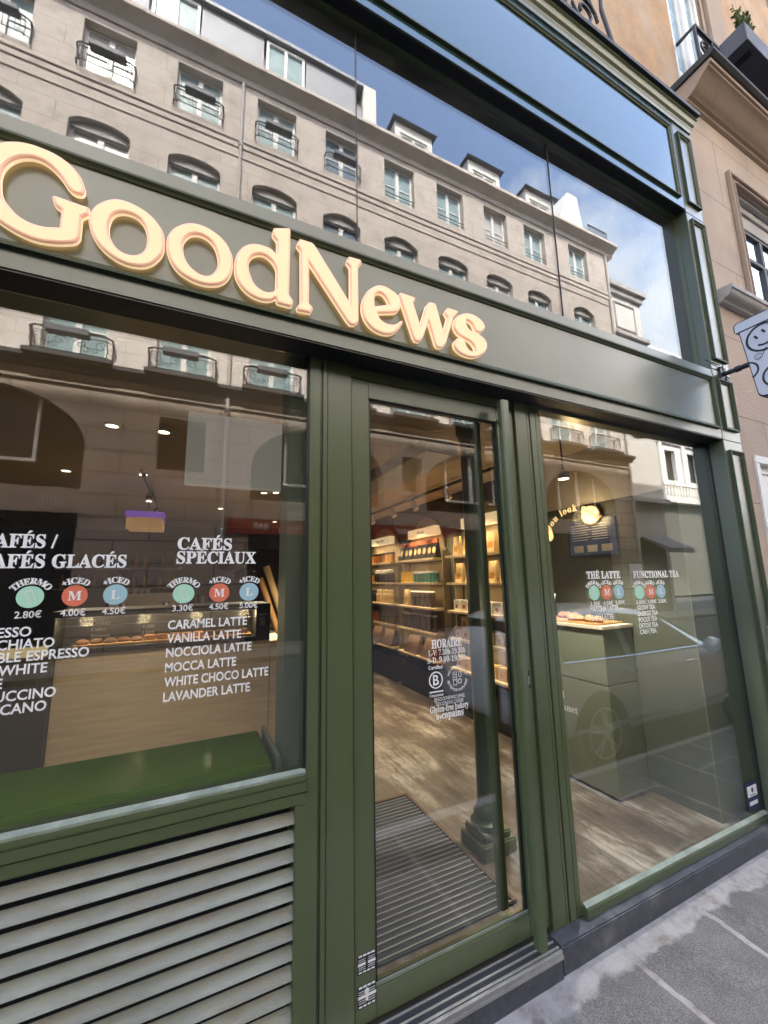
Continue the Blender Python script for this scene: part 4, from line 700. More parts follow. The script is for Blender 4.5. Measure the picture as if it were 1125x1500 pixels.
# entrance mat
em = thing('entrance_mat','ribbed black and aluminium entrance mat in a brass edged well behind the door','mat',(1.05,0.9,FZ))
mb = MB(); y = 0.32
while y < 1.43: mb.box(0.62,1.53,y,y+0.0065,FZ+0.003,FZ+0.014); y += 0.0365
mat('rib_metal',(0.30,0.30,0.30),0.45,metal=0.5); mb.build('rib','rib_metal',em)
MB().box(0.62,1.53,0.31,1.435,FZ+0.001,FZ+0.008).build('rubber_base','rubber',em)
mat('brass_edge',(0.10,0.062,0.035),0.5,metal=0.2); MB().box(1.531,1.556,0.31,1.465,FZ+0.001,FZ+0.018).box(0.60,1.531,1.436,1.465,FZ+0.001,FZ+0.018).build('edging','brass_edge',em,bevel=0.002)
# plinth counter in the right window, wall menu, neon
pk = thing('side_counter','olive grey side counter with pale wooden lip behind the right window','counter',(3.0,1.6,FZ))
MB().box(2.85,3.195,0.66,1.42,FZ+0.02,0.832).build('base','int_green',pk,bevel=0.003); MB().box(2.850,3.195,0.662,1.42,0.838,1.242).build('upper_panel','int_green',pk,bevel=0.003); MB().box(2.835,3.198,0.65,1.42,1.2435,1.268).build('top','beech',pk,bevel=0.002)
mb = MB(); text(mb,'good',YZm(2.8485),-1.075,0.655,0.055,0.0,True,align='r'); text(mb,'planet',YZm(2.8485),-0.955,0.560,0.055,0.0,True,align='r'); mb.build('lettering','white_vinyl',pk,nrm=False)
simple(MB().box(3.185,3.2,0.70,1.16,1.835,2.15),'menu_screen','screen','dim bluish menu screen on the right wall under the neon','screen',origin=(3.19,0.93,1.83))
mb = MB()
for i in range(7): rrect(mb,YZm(3.1845),-1.13+0.0,-1.13+0.16+0.02*(i%3),2.10-0.022*i,2.106-0.022*i); rrect(mb,YZm(3.1845),-0.92,-0.92+0.15,2.10-0.022*i,2.106-0.022*i)
for a in range(3): rrect(mb,YZm(3.1845),-1.12+0.14*a,-1.02+0.14*a,1.86,1.92)
o_ = mb.build('screen_content','dim_vinyl',bpy.data.objects['menu_screen'],nrm=False)
ns = thing('neon_sign','lit yellow You look good script with round sun on the right wall','neon sign',(3.15,1.1,2.1))
pn = YZm(3.165); mb = MB(); rim = MB()
arc_text(mb,'ou look g',pn,-1.07,1.90,0.345,0.062,0.008,True,span=70,mid=104)
disc(mb,pn,-0.905,2.185,0.085,0.078); disc(mb,pn,-1.42,2.08,0.085,0.085); ring(mb,pn,-1.375,2.04,0.0,0.05)
mb.build('neon_letters','neon',ns,nrm=False)
mb = MB(); arc_text(mb,'ood!',YZm(3.163),-1.07,1.90,0.325,0.062,0.0,True,span=30,mid=57); mb.build('neon_letters','neon_rim',ns,nrm=False)
rim = MB(); arc_text(rim,'ou look g',YZm(3.167),-1.07,1.897,0.345,0.062,0.035,True,span=70,mid=104); disc(rim,YZm(3.168),-0.905,2.183,0.095,0.088); disc(rim,YZm(3.168),-1.42,2.078,0.095); rim.build('neon_backing','neon_rim',ns,nrm=False)
lamp('neon_glow','POINT',(3.05,-0.905*-1,2.15),0.8,(1,0.7,0.35),ns,size=0.06)
tg = thing('pastry_tray','wooden tray of wrapped pastries under a glass lid on the side counter','tray',(3.0,1.0,1.27))
MB().box(2.86,3.18,0.72,1.35,1.2685,1.284).build('board','wood_board',tg,bevel=0.003)
mb = MB(); rd = random.Random(4)
for i in range(9):
    c = Vector((2.90+0.2*rd.random(),0.76+0.055*i,1.285)); mb.lathe(c,[(0.001,0),(0.035,0.002),(0.042,0.02),(0.025,0.045),(0.001,0.055)],9)
mb.build('pastry','cake',tg,smooth=True)
cup = thing('straw_cup','paper cup holding wrapped white straws on the side counter','cup',(2.92,1.22,1.27))
MB().lathe((2.92,1.22,1.285),[(0.03,0),(0.042,0.10),(0.040,0.10),(0.028,0.005)],14).build('cup','white_paper',cup,smooth=True)
mb = MB()
for dx,dy in ((0.05,0.03),(-0.04,0.05),(0.02,-0.06),(0.06,-0.02)): mb.tube([(2.92,1.22,1.30),(2.92+dx,1.22+dy,1.50)],0.006,5)
mb.build('straw','white_paper',cup)
mat('note_paper',(0.55,0.44,0.40),0.7); simple(MB().box(2.43,2.55,0.1126,0.1134,1.602,1.722),'paper_note','note_paper','pinkish paper note taped inside the right window before FUNCTIONAL TEA','notice',origin=(2.49,0.113,1.602))
MB().box(2.43,2.55,0.1121,0.1125,1.690,1.722).build('note_header','stone_grey',bpy.data.objects['paper_note'])


def prod(name, m, fn, label, cat, group):
    mb = MB(); fn(mb); return tag(mb.build(name, m, smooth=False), label, cat, group)
XS = 3.2
BAYS = [('far',4.50,5.92),('middle',3.17,4.30),('near',1.75,2.88)]
SH = (1.934,1.594,1.252,0.925,0.575)
signs = ('Good Gifts','Sirops','Coffee')
for (nm,y0,y1),sg in zip(BAYS,signs):
    b = thing('shelf_bay',f'{nm} arched niche of lit shelves along the right wall','shelving',(3.1,(y0+y1)/2,FZ))
    cy = (y0+y1)/2; rw = (y1-y0)/2-0.04; n = 20
    pts = [(cy-rw,0.45)]+[(cy-rw*math.cos(math.pi*i/n), 2.08+(2.61-2.08)*math.sin(math.pi*i/n)) for i in range(n+1)]+[(cy+rw,0.45)]
    MB().prism(pts,'x',XS-0.006,XS-0.001).build('niche_back','niche',b)
    MB().prism([(p[0],p[1]) for p in pts[1:-1]]+[(cy+(p[0]-cy)*0.94,2.08+(p[1]-2.08)*0.94) for p in reversed(pts[1:-1])],'x',XS-0.03,XS-0.0065).build('arch_trim','int_wall',b)
    for z in SH: MB().box(XS-0.26,XS-0.007,y0,y1,z-0.028,z).build('shelf','shelf',b,bevel=0.003)
    MB().box(XS-0.12,XS-0.007,y0-0.02,y0-0.001,0.45,2.02).box(XS-0.12,XS-0.007,y1+0.001,y1+0.02,0.45,2.02).build('side_panel','niche',b)
    MB().box(XS-0.20,XS-0.007,y0,y1,FZ,0.40).build('base_cabinet','int_dark',b)
    lb = MB().box(XS-0.11,XS-0.007,cy-0.40,cy+0.40,2.27,2.40).build('light_box','lightbox',b,bevel=0.003)
    mb = MB(); text(mb,sg,YZm(XS-0.112),-cy,2.315,0.05,0.0,True,align='c'); mb.build('lettering','ink',lb,nrm=False)
    for z in SH[1:]: 
        la = bpy.data.lights.new('shelf_light','AREA'); la.shape = 'RECTANGLE'; la.size = 0.03; la.size_y = (y1-y0)*0.9; la.energy = 0.6*KL; la.color = (1.0,0.72,0.40)
        lo = bpy.data.objects.new('shelf_light',la); C.objects.link(lo); lo.parent = b; lo.location = Vector((XS-0.22,cy,z+0.305))-Vector(ORG[b.name])
    la = bpy.data.lights.new('shelf_light','AREA'); la.shape = 'RECTANGLE'; la.size = 0.05; la.size_y = 0.9; la.energy = 1.1*KL; la.color = (1.0,0.72,0.40)
    lo = bpy.data.objects.new('shelf_light',la); C.objects.link(lo); lo.parent = b; lo.location = Vector((XS-0.14,cy,2.262))-Vector(ORG[b.name])
mat('jar_amber',(0.40,0.20,0.06),0.25); mat('pack_black',(0.02,0.018,0.018),0.45); mat('pack_cream',(0.62,0.46,0.24),0.6); mat('pack_gold',(0.50,0.22,0.03),0.5); mat('pack_red',(0.42,0.11,0.05),0.6); mat('pack_yellow',(0.55,0.36,0.04),0.4); mat('pack_teal',(0.06,0.17,0.16),0.4); mat('pack_pink',(0.62,0.22,0.13),0.5); mat('pack_olive',(0.14,0.13,0.04),0.5); mat('pack_brown',(0.10,0.055,0.035),0.7)
def jar(mb): mb.lathe((0,0,0),[(0.048,0),(0.050,0.01),(0.050,0.13)],14); mb.cm=1; mb.lathe((0,0,0.131),[(0.046,0),(0.046,0.035)],14)
def bottle(mb): mb.lathe((0,0,0),[(0.036,0),(0.038,0.01),(0.038,0.13),(0.025,0.16)],12); mb.cm=1; mb.lathe((0,0,0.161),[(0.026,0),(0.026,0.045),(0.015,0.06)],12)
def tumbler(mb): mb.lathe((0,0,0),[(0.034,0),(0.044,0.20)],12); mb.cm=1; mb.lathe((0,0,0.201),[(0.046,0),(0.046,0.012),(0.04,0.02)],12)
def pouch(mb):
    mb.add([(-0.045,-0.065,0),(0.045,-0.065,0),(0.045,0.065,0),(-0.045,0.065,0),(-0.012,-0.07,0.24),(0.012,-0.07,0.24),(0.012,0.07,0.24),(-0.012,0.07,0.24)],[(0,3,2,1),(4,5,6,7),(0,1,5,4),(1,2,6,5),(2,3,7,6),(3,0,4,7)])
    mb.cm=1; f=lambda z:-0.045+0.033*z/0.24-0.0015
    mb.add([(f(0.05),-0.045,0.05),(f(0.05),0.045,0.05),(f(0.115),0.045,0.115),(f(0.115),-0.045,0.115)],[(0,1,2,3)])
def roundpouch(mb):
    pouch(mb); mb.f.pop(); mb.mi.pop(); f=lambda z:-0.045+0.033*z/0.24-0.0015
    mb.add([(f(0.11+0.045*math.sin(a*math.pi/9)),0.045*math.cos(a*math.pi/9),0.11+0.045*math.sin(a*math.pi/9)) for a in range(18)],[tuple(range(18))])
    mb.cm=2; mb.box(-0.018,0.018,-0.075,0.075,0.205,0.265)
def carton(mb):
    mb.box(-0.05,0.05,-0.06,0.06,0,0.13); mb.cm=1; mb.box(-0.0515,-0.05,-0.02,0.025,0.03,0.075)
def tote(mb):
    mb.add([(-0.09,-0.2,0),(0.05,-0.2,0),(0.05,0.2,0),(-0.09,0.2,0),(0.02,-0.17,0.25),(0.05,-0.17,0.25),(0.05,0.17,0.25),(0.02,0.17,0.25)],[(0,3,2,1),(4,5,6,7),(0,1,5,4),(1,2,6,5),(2,3,7,6),(3,0,4,7)])
def row(name, m, fn, ys, z, label, cat, group, x=3.05, jit=0.01, rz=0.0):
    p = prod(name, m, fn, label, cat, group); rd = random.Random(len(label)); first = True
    for y in ys:
        o = p if first else copy_tree(p); first = False
        o.location = (x+rd.uniform(-jit,jit), y, z+0.0005); o.rotation_euler = (0,0,rd.uniform(-0.12,0.12)+rz)
fr = lambda a,b,n: [a+(b-a)*i/(n-1) for i in range(n)]
g1='goods on the far shelves'; g2='goods on the middle shelves'; g3='goods on the near shelves'
row('spice_jar',['jar_amber','pack_black'],jar,fr(4.62,5.80,9),SH[0],'amber jar with black lid on the top far shelf','jar',g1)
row('syrup_bottle',['pack_black','white_paper'],bottle,fr(4.62,5.30,8),SH[1],'small black bottle with white cap on the second far shelf','bottle',g1)
row('brown_jar',['jar_amber','pack_black'],jar,fr(5.42,5.82,4),SH[1],'amber jar with black lid on the second far shelf','jar',g1)
row('cream_flask',['pack_cream','pack_cream'],bottle,fr(4.66,5.22,6),SH[2],'cream flask on the third far shelf','flask',g1)
row('black_flask',['pack_black','pack_black'],bottle,fr(5.34,5.82,5),SH[2],'black flask on the third far shelf','flask',g1)
row('olive_tin',['pack_olive','pack_olive'],jar,fr(4.64,5.10,4),SH[3],'olive tin on the fourth far shelf','tin',g1)
row('pink_tin',['pack_pink','pack_pink'],jar,fr(5.22,5.82,6),SH[3],'salmon pink tin on the fourth far shelf','tin',g1)
row('tote_bag',['pack_brown'],tote,[4.78,5.25,5.66],SH[4],'brown tote bag folded on the lowest far shelf','bag',g1)
row('coffee_pouch',['pack_black','pack_cream','pack_red'],roundpouch,fr(3.26,4.20,8),SH[0],'black coffee pouch with round cream label on the top middle shelf','pouch',g2)
row('teal_jar',['pack_teal','white_paper'],jar,fr(3.28,3.82,6),SH[1],'teal jar with pale lid on the second middle shelf','jar',g2)
row('yellow_jar',['pack_yellow','pack_yellow'],jar,fr(3.92,4.22,4),SH[1],'yellow jar on the second middle shelf','jar',g2)
mat('grey_tumbler',(0.10,0.085,0.07),0.2); 
row('grey_tumbler',['grey_tumbler','white_paper'],tumbler,fr(3.40,3.92,5),SH[2],'smoky grey tumbler on the third middle shelf','tumbler',g2)
row('teddy_pack',['pack_cream','pack_yellow'],pouch,[4.10],SH[2],'cream gift pack standing at the left end of the third middle shelf','pack',g2)
row('dark_tumbler',['grey_tumbler','white_paper'],tumbler,fr(3.36,4.20,7),SH[3],'smoky grey tumbler on the fourth middle shelf','tumbler',g2)
row('grey_bag',['pack_brown'],tote,[3.45,3.95],SH[4],'dark brown bag lying on the lowest middle shelf','bag',g2)
row('kraft_pouch',['pack_cream','pack_gold'],pouch,fr(1.86,2.74,5),SH[0],'cream coffee bag with golden label on the top near shelf','pouch',g3)
row('cream_pouch',['pack_cream','pack_gold'],pouch,fr(1.88,2.72,5),SH[1],'cream coffee bag with golden label on the second near shelf','pouch',g3)
row('small_carton',['white_paper','pack_red'],carton,fr(1.86,2.76,7),SH[2],'white carton with red print on the third near shelf','carton',g3)
row('tea_carton',['pack_cream','pack_red'],carton,fr(1.86,2.76,7),SH[3],'cream tea carton on the fourth near shelf','carton',g3)
row('stacked_carton',['pack_cream','pack_red'],carton,fr(2.36,2.62,3),SH[3]+0.131,'cream tea carton stacked above others on the fourth near shelf','carton',g3)
row('low_carton',['pack_cream','pack_pink'],carton,fr(1.86,2.76,7),SH[4],'cream carton with pink print on the lowest near shelf','carton',g3)
# lights: recessed downlights, ceiling track with spot heads
for i,(x,y) in enumerate(((-0.58,1.84),(-0.25,1.84),(-0.52,3.30),(0.79,3.79),(0.93,3.72),(-1.2,3.4),(0.35,5.2),(1.4,6.4))):
    d = thing('downlight','round warm recessed downlight in the shop ceiling','downlight',(x,y,2.8),'recessed ceiling downlights')
    MB().lathe((x,y,2.785),[(0.052,0.014),(0.052,0.0),(0.040,0.0),(0.036,0.010)],20).build('trim','int_white',d,smooth=True)
    disc(MB(),lambda u,v:(u,v,2.790),x,y,0.037).build('lens','light_warm',d)
    lamp('light','SPOT',(x,y,2.78),(80 if y<4.5 else 8) if y>2 else 18,(1.0,0.78,0.52),d,(x,y-0.5 if 2<y<4.5 else y,0),0.04,R(75),0.8)
tr = thing('ceiling_track','black lighting track with white spotlights along the right side ceiling','track light',(2.73,3.4,2.74))
MB().box(2.715,2.745,1.5,6.5,2.74,2.77).build('rail','iron',tr)
for i,y in enumerate((2.46,3.25,3.9,4.7,5.6)):
    h = MB().tube([(2.68,y,2.70),(2.72,y-0.05,2.58)],[0.036,0.040],14).tube([(2.73,y,2.74),(2.70,y,2.68)],0.010,6).build('spot_head','int_white',tr,smooth=True)
    lamp('light','SPOT',(2.74,y-0.06,2.56),16,(1.0,0.72,0.42),h,(3.15,y-0.35,1.2),0.03,R(80),0.7)
lamp('light','SPOT',(1.95,4.0,2.72),3,(1.0,0.74,0.46),tr,(1.6,4.0,0),0.05,R(120),0.8)  # spot for the floor, with no spot head built for it

# ------------------------------------------------------------------ vinyl lettering on the glass
def icon_bottle(mb, pl, u, v, r):
    q = lambda a,b: pl(u+r*(a*0.95-b*0.32)*1.0, v+r*(b*0.95+a*0.32))
    t = 0.045
    for a0,a1,b0,b1 in ((-0.30,-0.30+t,-0.62,0.52),(0.30-t,0.30,-0.62,0.52),(-0.30,0.30,-0.62,-0.62+t),(-0.30,0.30,0.52-t,0.52),(-0.2,0.2,0.62,0.62+t),(-0.2,-0.2+t,0.52,0.62),(0.2-t,0.2,0.52,0.62),(-0.12,-0.12+t,-0.5,0.4)):
        mb.add([q(a0,b0),q(a1,b0),q(a1,b1),q(a0,b1)],[(0,1,2,3)])
QL = 1.6163/1.695
def menu(name, label, y, heads, hx, hz, hh, hw, badges, bz, br, ah, prices, pz, ph, items, ix, iz, ih, ialign='l', iw=None, boff=0.02):
    if hx < 1:
        f = lambda x: x*QL
        fz = lambda z: 1.66+(z-1.66)*QL
        hx = f(hx); hz = [fz(z) for z in hz]; hh *= QL; hw = [w*QL for w in hw]; badges = [(f(x),k) for x,k in badges]; bz = fz(bz); br = (br[0]*QL,br[1]*QL); ah *= QL
        pz = fz(pz); ph *= QL; ix = f(ix); iz = [fz(z) for z in iz]; ih *= QL; iw = [w*QL for w in iw]
    t = thing(name, label, 'window lettering', (hx,y,min(iz)-0.02))
    pl = XZ(y); mb = MB()
    for tx,z,w,al in zip(heads,hz,hw,['l']*9 if ialign=='l' else ['r']*9): text(mb,tx,pl,hx,z,hh,0.018,True,width=w,align=al)
    mb.build('heading','white_vinyl',t,nrm=False)
    for (x,kind),p in zip(badges,prices):
        c = disc(MB(),pl,x,bz,br[0],br[1]).build('badge',{'T':'mint_vinyl','M':'orange_vinyl','L':'blue_vinyl'}[kind],t,nrm=False)
        mb = MB(); p2 = XZ(y-0.0006)
        if kind=='T': icon_bottle(mb,p2,x,bz,br[1])
        else: text(mb,kind,p2,x,bz-br[1]*0.42,br[1]*0.84,0.01,True,align='c',width=br[0]*(1.05 if kind=='M' else 0.72))
        mb.build('badge_mark','white_vinyl',c,nrm=False)
        mb = MB(); arc_text(mb,'THERMO' if kind=='T' else '+ICED',pl,x,bz-br[1]*0.25,br[1]*1.42,ah,0.02,True,span=112 if kind=='T' else 78)
        text(mb,p,pl,x,pz,ph,0.012,False,align='c',width=br[0]*1.9); mb.build('badge_text','white_vinyl',t,nrm=False)
    mb = MB()
    for i,(tx,z) in enumerate(zip(items,iz)): text(mb,tx,pl,ix,z,ih,boff,False,width=iw[i] if iw else None)
    mb.build('list','white_vinyl',t,nrm=False); return t
yg = 0.1163
kk = 0.0300/cap(False)
wd = lambda t: (lambda b: (b[1]-b[0])*kk)(tbounds(t,0.02))
LI = ('ESPRESSO','MACCHIATO','DOUBLE ESPRESSO','FLAT WHITE','LATTE','CAPPUCCINO','AMERICANO')
ix = -0.298-wd('DOUBLE ESPRESSO')*0.88
menu('coffee_menu','white vinyl menu CAFÉS GLACÉS with espresso drinks at the left edge',yg,('CAFÉS /','CAFÉS GLACÉS'),-0.613,(1.783,1.717),0.043,(0.197,0.400),((-0.471,'T'),(-0.353,'M'),(-0.238,'L')),1.623,(0.036,0.035),0.019,('2.80€','4.00€','4.50€'),1.557,0.021,
     LI,ix,(1.500,1.462,1.424,1.385,1.347,1.308,1.269),0.029,iw=[wd(t)*0.88 for t in LI])
menu('special_coffee_menu','white vinyl menu CAFÉS SPÉCIAUX with six latte names beside the post',yg,('CAFÉS','SPÉCIAUX'),-0.055,(1.783,1.731),0.044,(0.192,0.285),((-0.024,'T'),(0.099,'M'),(0.208,'L')),1.619,(0.036,0.035),0.019,('3.30€','4.50€','5.00€'),1.557,0.021,
     ('CARAMEL LATTE','VANILLA LATTE','NOCCIOLA LATTE','MOCCA LATTE','WHITE CHOCO LATTE','LAVANDER LATTE'),-0.069,(1.494,1.446,1.397,1.346,1.297,1.247),0.030,iw=(0.273,0.254,0.293,0.239,0.36,0.292))
yr = 0.1043; q = 1.6045/1.695
def rx(x): return x*q
def rz(z): return 1.66+(z-1.66)*q
menu('latte_tea_menu','white vinyl menu THÊ LATTE with two drink names on the right pane',yr,('THÊ LATTE',),rx(2.146),(rz(1.637),),0.040,(rx(2.452-2.146),),((rx(2.197),'T'),(rx(2.312),'M'),(rx(2.424),'L')),rz(1.552),(0.044,0.042),0.020,('3.30€','4.50€','5.00€'),rz(1.476),0.022,
     ('MATCHA LATTE','CHAI LATTE'),rx(2.146),(rz(1.442),rz(1.392)),0.029,iw=(rx(0.254),rx(0.2)))
menu('functional_tea_menu','white vinyl menu FUNCTIONAL TEA with five tea names on the right pane',yr,('FUNCTIONAL TEA',),rx(2.581),(rz(1.635),),0.040,(rx(3.077-2.581),),((rx(2.628),'T'),(rx(2.742),'M'),(rx(2.852),'L')),rz(1.543),(0.044,0.042),0.020,('1.80€','3.00€','3.50€'),rz(1.468),0.022,
     ('GLOW TEA','ENERGY TEA','FOCUS TEA','DETOX TEA','CALM TEA'),rx(2.583),tuple(rz(z) for z in (1.432,1.395,1.357,1.320,1.283)),0.026,iw=(rx(.184),rx(.205),rx(.19),rx(.19),rx(.168)))
dd = thing('door_lettering','white vinyl opening hours and round logos in the lower middle of the door glass','window lettering',(1.1,0.1413,1.03))
pl = XZ(0.1413); mb = MB(); s_ = 1.6415/1.66
text(mb,'HORAIRE',pl,1.104*s_,1.341,0.036,0.02,True,width=0.168,align='c'); text(mb,'L-V: 7.30h-19.30h',pl,1.104*s_,1.309,0.024,0.004,True,width=0.205,align='c'); text(mb,'S-D: 9.00-19.30h',pl,1.104*s_,1.277,0.024,0.004,True,width=0.215,align='c')
mb.build('hours','white_vinyl',dd,nrm=False)
mb = MB(); cx = 1.036*s_; cz = 1.203
ring(mb,pl,cx,cz,0.031,0.037); text(mb,'B',pl,cx,cz-0.021,0.042,0.02,False,align='c'); text(mb,'Certified',pl,cx,1.250,0.016,0.02,False,width=0.075,align='c'); rrect(mb,pl,cx-0.036,cx+0.036,1.150,1.156); text(mb,'Corporation',pl,cx,1.133,0.012,0.02,False,width=0.072,align='c')
mb.build('certified_logo','white_vinyl',dd,nrm=False)
mb = MB(); cx = 1.155*s_; cz = 1.198
arc_text(mb,'WE ARE REUSABLE',pl,cx,cz,0.047,0.011,0.02,False,span=150,mid=90); arc_text(mb,'BETTER FOR THE PLANET',pl,cx,cz,0.057,0.011,0.02,False,span=165,mid=270,inside=True)
for a,b,c,d in ((-0.026,-0.003,-0.03,0.03),(0.006,0.022,0.004,0.03)):
    for e in ((a,a+0.003,c,d),(b-0.003,b,c,d),(a,b,c,c+0.003),(a,b,d-0.003,d)): rrect(mb,pl,cx+e[0],cx+e[1],cz+e[2],cz+e[3])
for k in range(3): rrect(mb,pl,cx-0.021,cx-0.008,cz+0.016-0.012*k,cz+0.020-0.012*k)
ring(mb,pl,cx+0.012,cz-0.014,0.008,0.0115); mb.build('cup_logo','white_vinyl',dd,nrm=False)
mb = MB(); text(mb,'@GOODNEWSCOFFEE',pl,1.107*s_,1.112,0.015,0.004,False,width=0.165,align='c'); text(mb,'GOODNEWS.COFFEE',pl,1.107*s_,1.092,0.015,0.004,False,width=0.150,align='c'); mb.build('web_lines','white_vinyl',dd,nrm=False)
mb = MB(); text(mb,'Gluten-free bakery',pl,1.104*s_,1.066,0.027,0.012,True,width=0.210,align='c'); text(mb,'by',pl,1.045*s_,1.034,0.025,0.004,True,width=0.03,align='c'); text(mb,'copains',pl,1.120*s_,1.036,0.031,0.02,True,width=0.120,align='c'); mb.build('bakery_lines','white_vinyl',dd,nrm=False)
# stickers
def sticker(label, z0, z1, light):
    t = thing('door_sticker',label,'sticker',(0.664,0.1215,z0))
    MB().box(0.627,0.7015,0.1212,0.1217,z0,z1).build('backing','ink',t); p = XZ(0.1208); mb = MB(); h = (z1-z0); rd = random.Random(2)
    for k in range(4): rrect(mb,p,0.632+0.017*k,0.646+0.017*k,z1-0.13*h,z1-0.03*h); rrect(mb,p,0.632+0.017*k,0.645+0.017*k,z0+0.05*h,z0+0.13*h)
    for k in range(6):
        for x0 in (0.631,0.669):
            if not (k in (2,3)): rrect(mb,p,x0,x0+0.028,z0+h*(0.22+0.1*k),z0+h*(0.25+0.1*k))
    rrect(mb,p,0.629,0.660,z0+h*0.42,z0+h*0.56); rrect(mb,p,0.669,0.7,z0+h*0.42,z0+h*0.56)
    if light: disc(mb,p,0.664,z0+h*0.68,0.009,0.010); rrect(mb,p,0.659,0.669,z0+h*0.25,z0+h*0.62)
    mb.build('print','white_vinyl',t,nrm=False)
sticker('upper black and white printed sticker low on the door stile',0.224,0.286,False); sticker('lower black and white printed sticker with a cross on the door stile',0.117,0.188,True)
t = thing('window_sticker','small navy and white vertical sticker in the bottom corner of the right window','sticker',(3.38,0.1038,0.11))
MB().box(3.322,3.455,0.1036,0.1040,0.138,0.302).build('backing','navy',t); p = XZ(0.1032); mb = MB(); rrect(mb,p,3.332,3.448,0.215,0.278); rrect(mb,p,3.340,3.44,0.165,0.188); mb.build('print','white_paper',t,nrm=False)
mb = MB(); disc(mb,XZ(0.1028),3.392,0.252,0.013,0.016); rrect(mb,XZ(0.1028),3.36,3.42,0.222,0.227); rrect(mb,p,3.338,3.44,0.284,0.297); mb.build('mark','navy',t,nrm=False)

# ------------------------------------------------------------------ across the street
OY = -9.66; VD = 11.5
X_ = lambda u: u*VD
Z_ = lambda w: 1.66+w*VD
AB = thing('apartment_building','long sunlit beige stone apartment house with arched ground floor across the street','building',(2,OY,-0.06))
c3 = [X_(u) for u in (-1.062,-0.86,-0.658,-0.455,-0.2525,-0.05,0.151,0.350,0.552,0.752,0.955,1.151,1.384)]
ops = []
for c in c3: ops.append((c-0.63,c+0.63,Z_(1.207),Z_(1.352)))
for c in c3: ops.append((c-0.70,c+0.70,11.3,Z_(1.076),0.28))
c1 = [X_(u) for u in (-1.062,-0.86,-0.658,-0.455,-0.2535,-0.0445,0.16,0.365,0.57,0.775,0.985,1.207,1.41)]
for c in c1: ops.append((c-0.66,c+0.66,7.05,10.2))
wall(MB(),-15,X_(1.568),10.7,17.6,OY,-0.38,[o for o in ops if o[2]>10.7]).build('upper_wall','wall_upper',AB)
mat('wall_first',(0.66,0.61,0.565),0.9,var=0.08,vs=1.2,bump=0.4,bs=16,dirt=(0.45,0.39,0.34),dscale=2.5,dlo=0.52,dhi=0.74,dfac=0.6)
ashlar('wall_first_block','wall_first',1.1,0.42,js=0.01,joint=(0.4,0.34,0.29))
wall(MB(),-15,X_(1.568),6.95,10.699,OY,-0.38,[o for o in ops if o[2]<10]).build('first_floor_wall','wall_first_block',AB)
arches = [(-1.09,6.25,1.3),(-0.395,6.25,1.35),(0.294,6.15,1.3),(0.79,6.05,1.3),(1.27,6.02,1.3)]
lo = [(X_(u)-2.05,X_(u)+2.05,-0.04,z,r) for u,z,r in arches]+[(X_(-0.085),X_(0.012),Z_(0.248),Z_(0.37)),(X_(0.535),X_(0.60),Z_(0.248),Z_(0.35))]
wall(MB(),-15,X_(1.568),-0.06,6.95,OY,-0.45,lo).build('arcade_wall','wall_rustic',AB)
MB().box(-15,X_(1.565),OY-12,OY-0.95,-0.06,17.6).build('core','shop_dark',AB)
MB().box(-15,X_(1.572),OY-0.35,OY+0.07,15.18,15.32).box(-15,X_(1.572),OY-0.35,OY+0.035,14.98,15.178).box(-15,X_(1.572),OY-0.35,OY+0.03,14.62,14.70).build('string_course','wall_opp',AB,bevel=0.02)
cpr = [(OY-0.4,17.45),(OY+0.05,17.45),(OY+0.10,17.60),(OY+0.28,17.72),(OY+0.42,17.80),(OY+0.42,17.93),(OY-0.4,17.95)]
MB().prism(cpr,'x',-15,X_(1.60)).build('cornice','wall_opp',AB)
MB().prism([(OY-0.37,6.72),(OY+0.10,6.72),(OY+0.16,6.82),(OY+0.28,6.88),(OY+0.28,6.98),(OY-0.37,7.00)],'x',-15,X_(1.572)).build('balcony_ledge','lead',AB)
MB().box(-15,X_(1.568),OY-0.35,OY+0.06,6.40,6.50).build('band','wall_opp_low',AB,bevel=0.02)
def unit(name, w, h, m, mullions=2, pane='window_teal'):
    mb = MB(); frame_rect(mb,-w/2,w/2,0,h,0.07,OY-0.30,OY-0.22); mb.box(-0.07,0.07,OY-0.30,OY-0.21,0.07,h-0.07)
    for k in range(1,mullions): mb.box(-w/2+0.07,w/2-0.07,OY-0.285,OY-0.235,h*k/mullions-0.02,h*k/mullions+0.02)
    f = mb.build(name,m,None,origin=(0,0,0)); f.parent = AB; p_ = MB().box(-w/2+0.05,w/2-0.05,OY-0.275,OY-0.265,0.05,h-0.05).build('pane',pane,None); p_.parent = f; p_.location=(0,0,0); return f
def place(src, x, z, first=[]):
    o = src if src.name not in first else copy_tree(src); first.append(src.name)
    o.location = (x-2, -OY+0.0, z+0.06); return o
mat('window_curtain',(0.45,0.46,0.44),0.3,var=0.15,vs=3); mat('window_blue',(0.10,0.16,0.22),0.12)
u3 = unit('window',1.26,1.66,'white_wood',2); u2 = unit('window',1.40,2.5,'white_wood',3); u1 = unit('window',1.32,2.9,'white_wood',3); u0 = unit('window',2.2,1.9,'white_wood',1,'window_dark')
for c in c3: place(u3,c,Z_(1.207)); 
for c in c3: place(u2,c,11.3)
for k_,o in enumerate([o for o in AB.children if o.name.startswith('window') and o.children]):
    if k_%3==1:
        p_ = o.children[0]; p_.data = p_.data.copy(); p_.data.materials[0] = MATS['window_curtain' if k_%2 else 'window_blue']
for c in c1: place(u1,c,7.05)
for u,z,r in arches:
    place(u0,X_(u),z-1.75)
mb = MB()
for u,z,r in arches: mb.box(X_(u)-2.1,X_(u)+2.1,OY-0.44,OY-0.30,3.35,3.95)
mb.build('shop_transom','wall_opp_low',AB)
mb = MB()
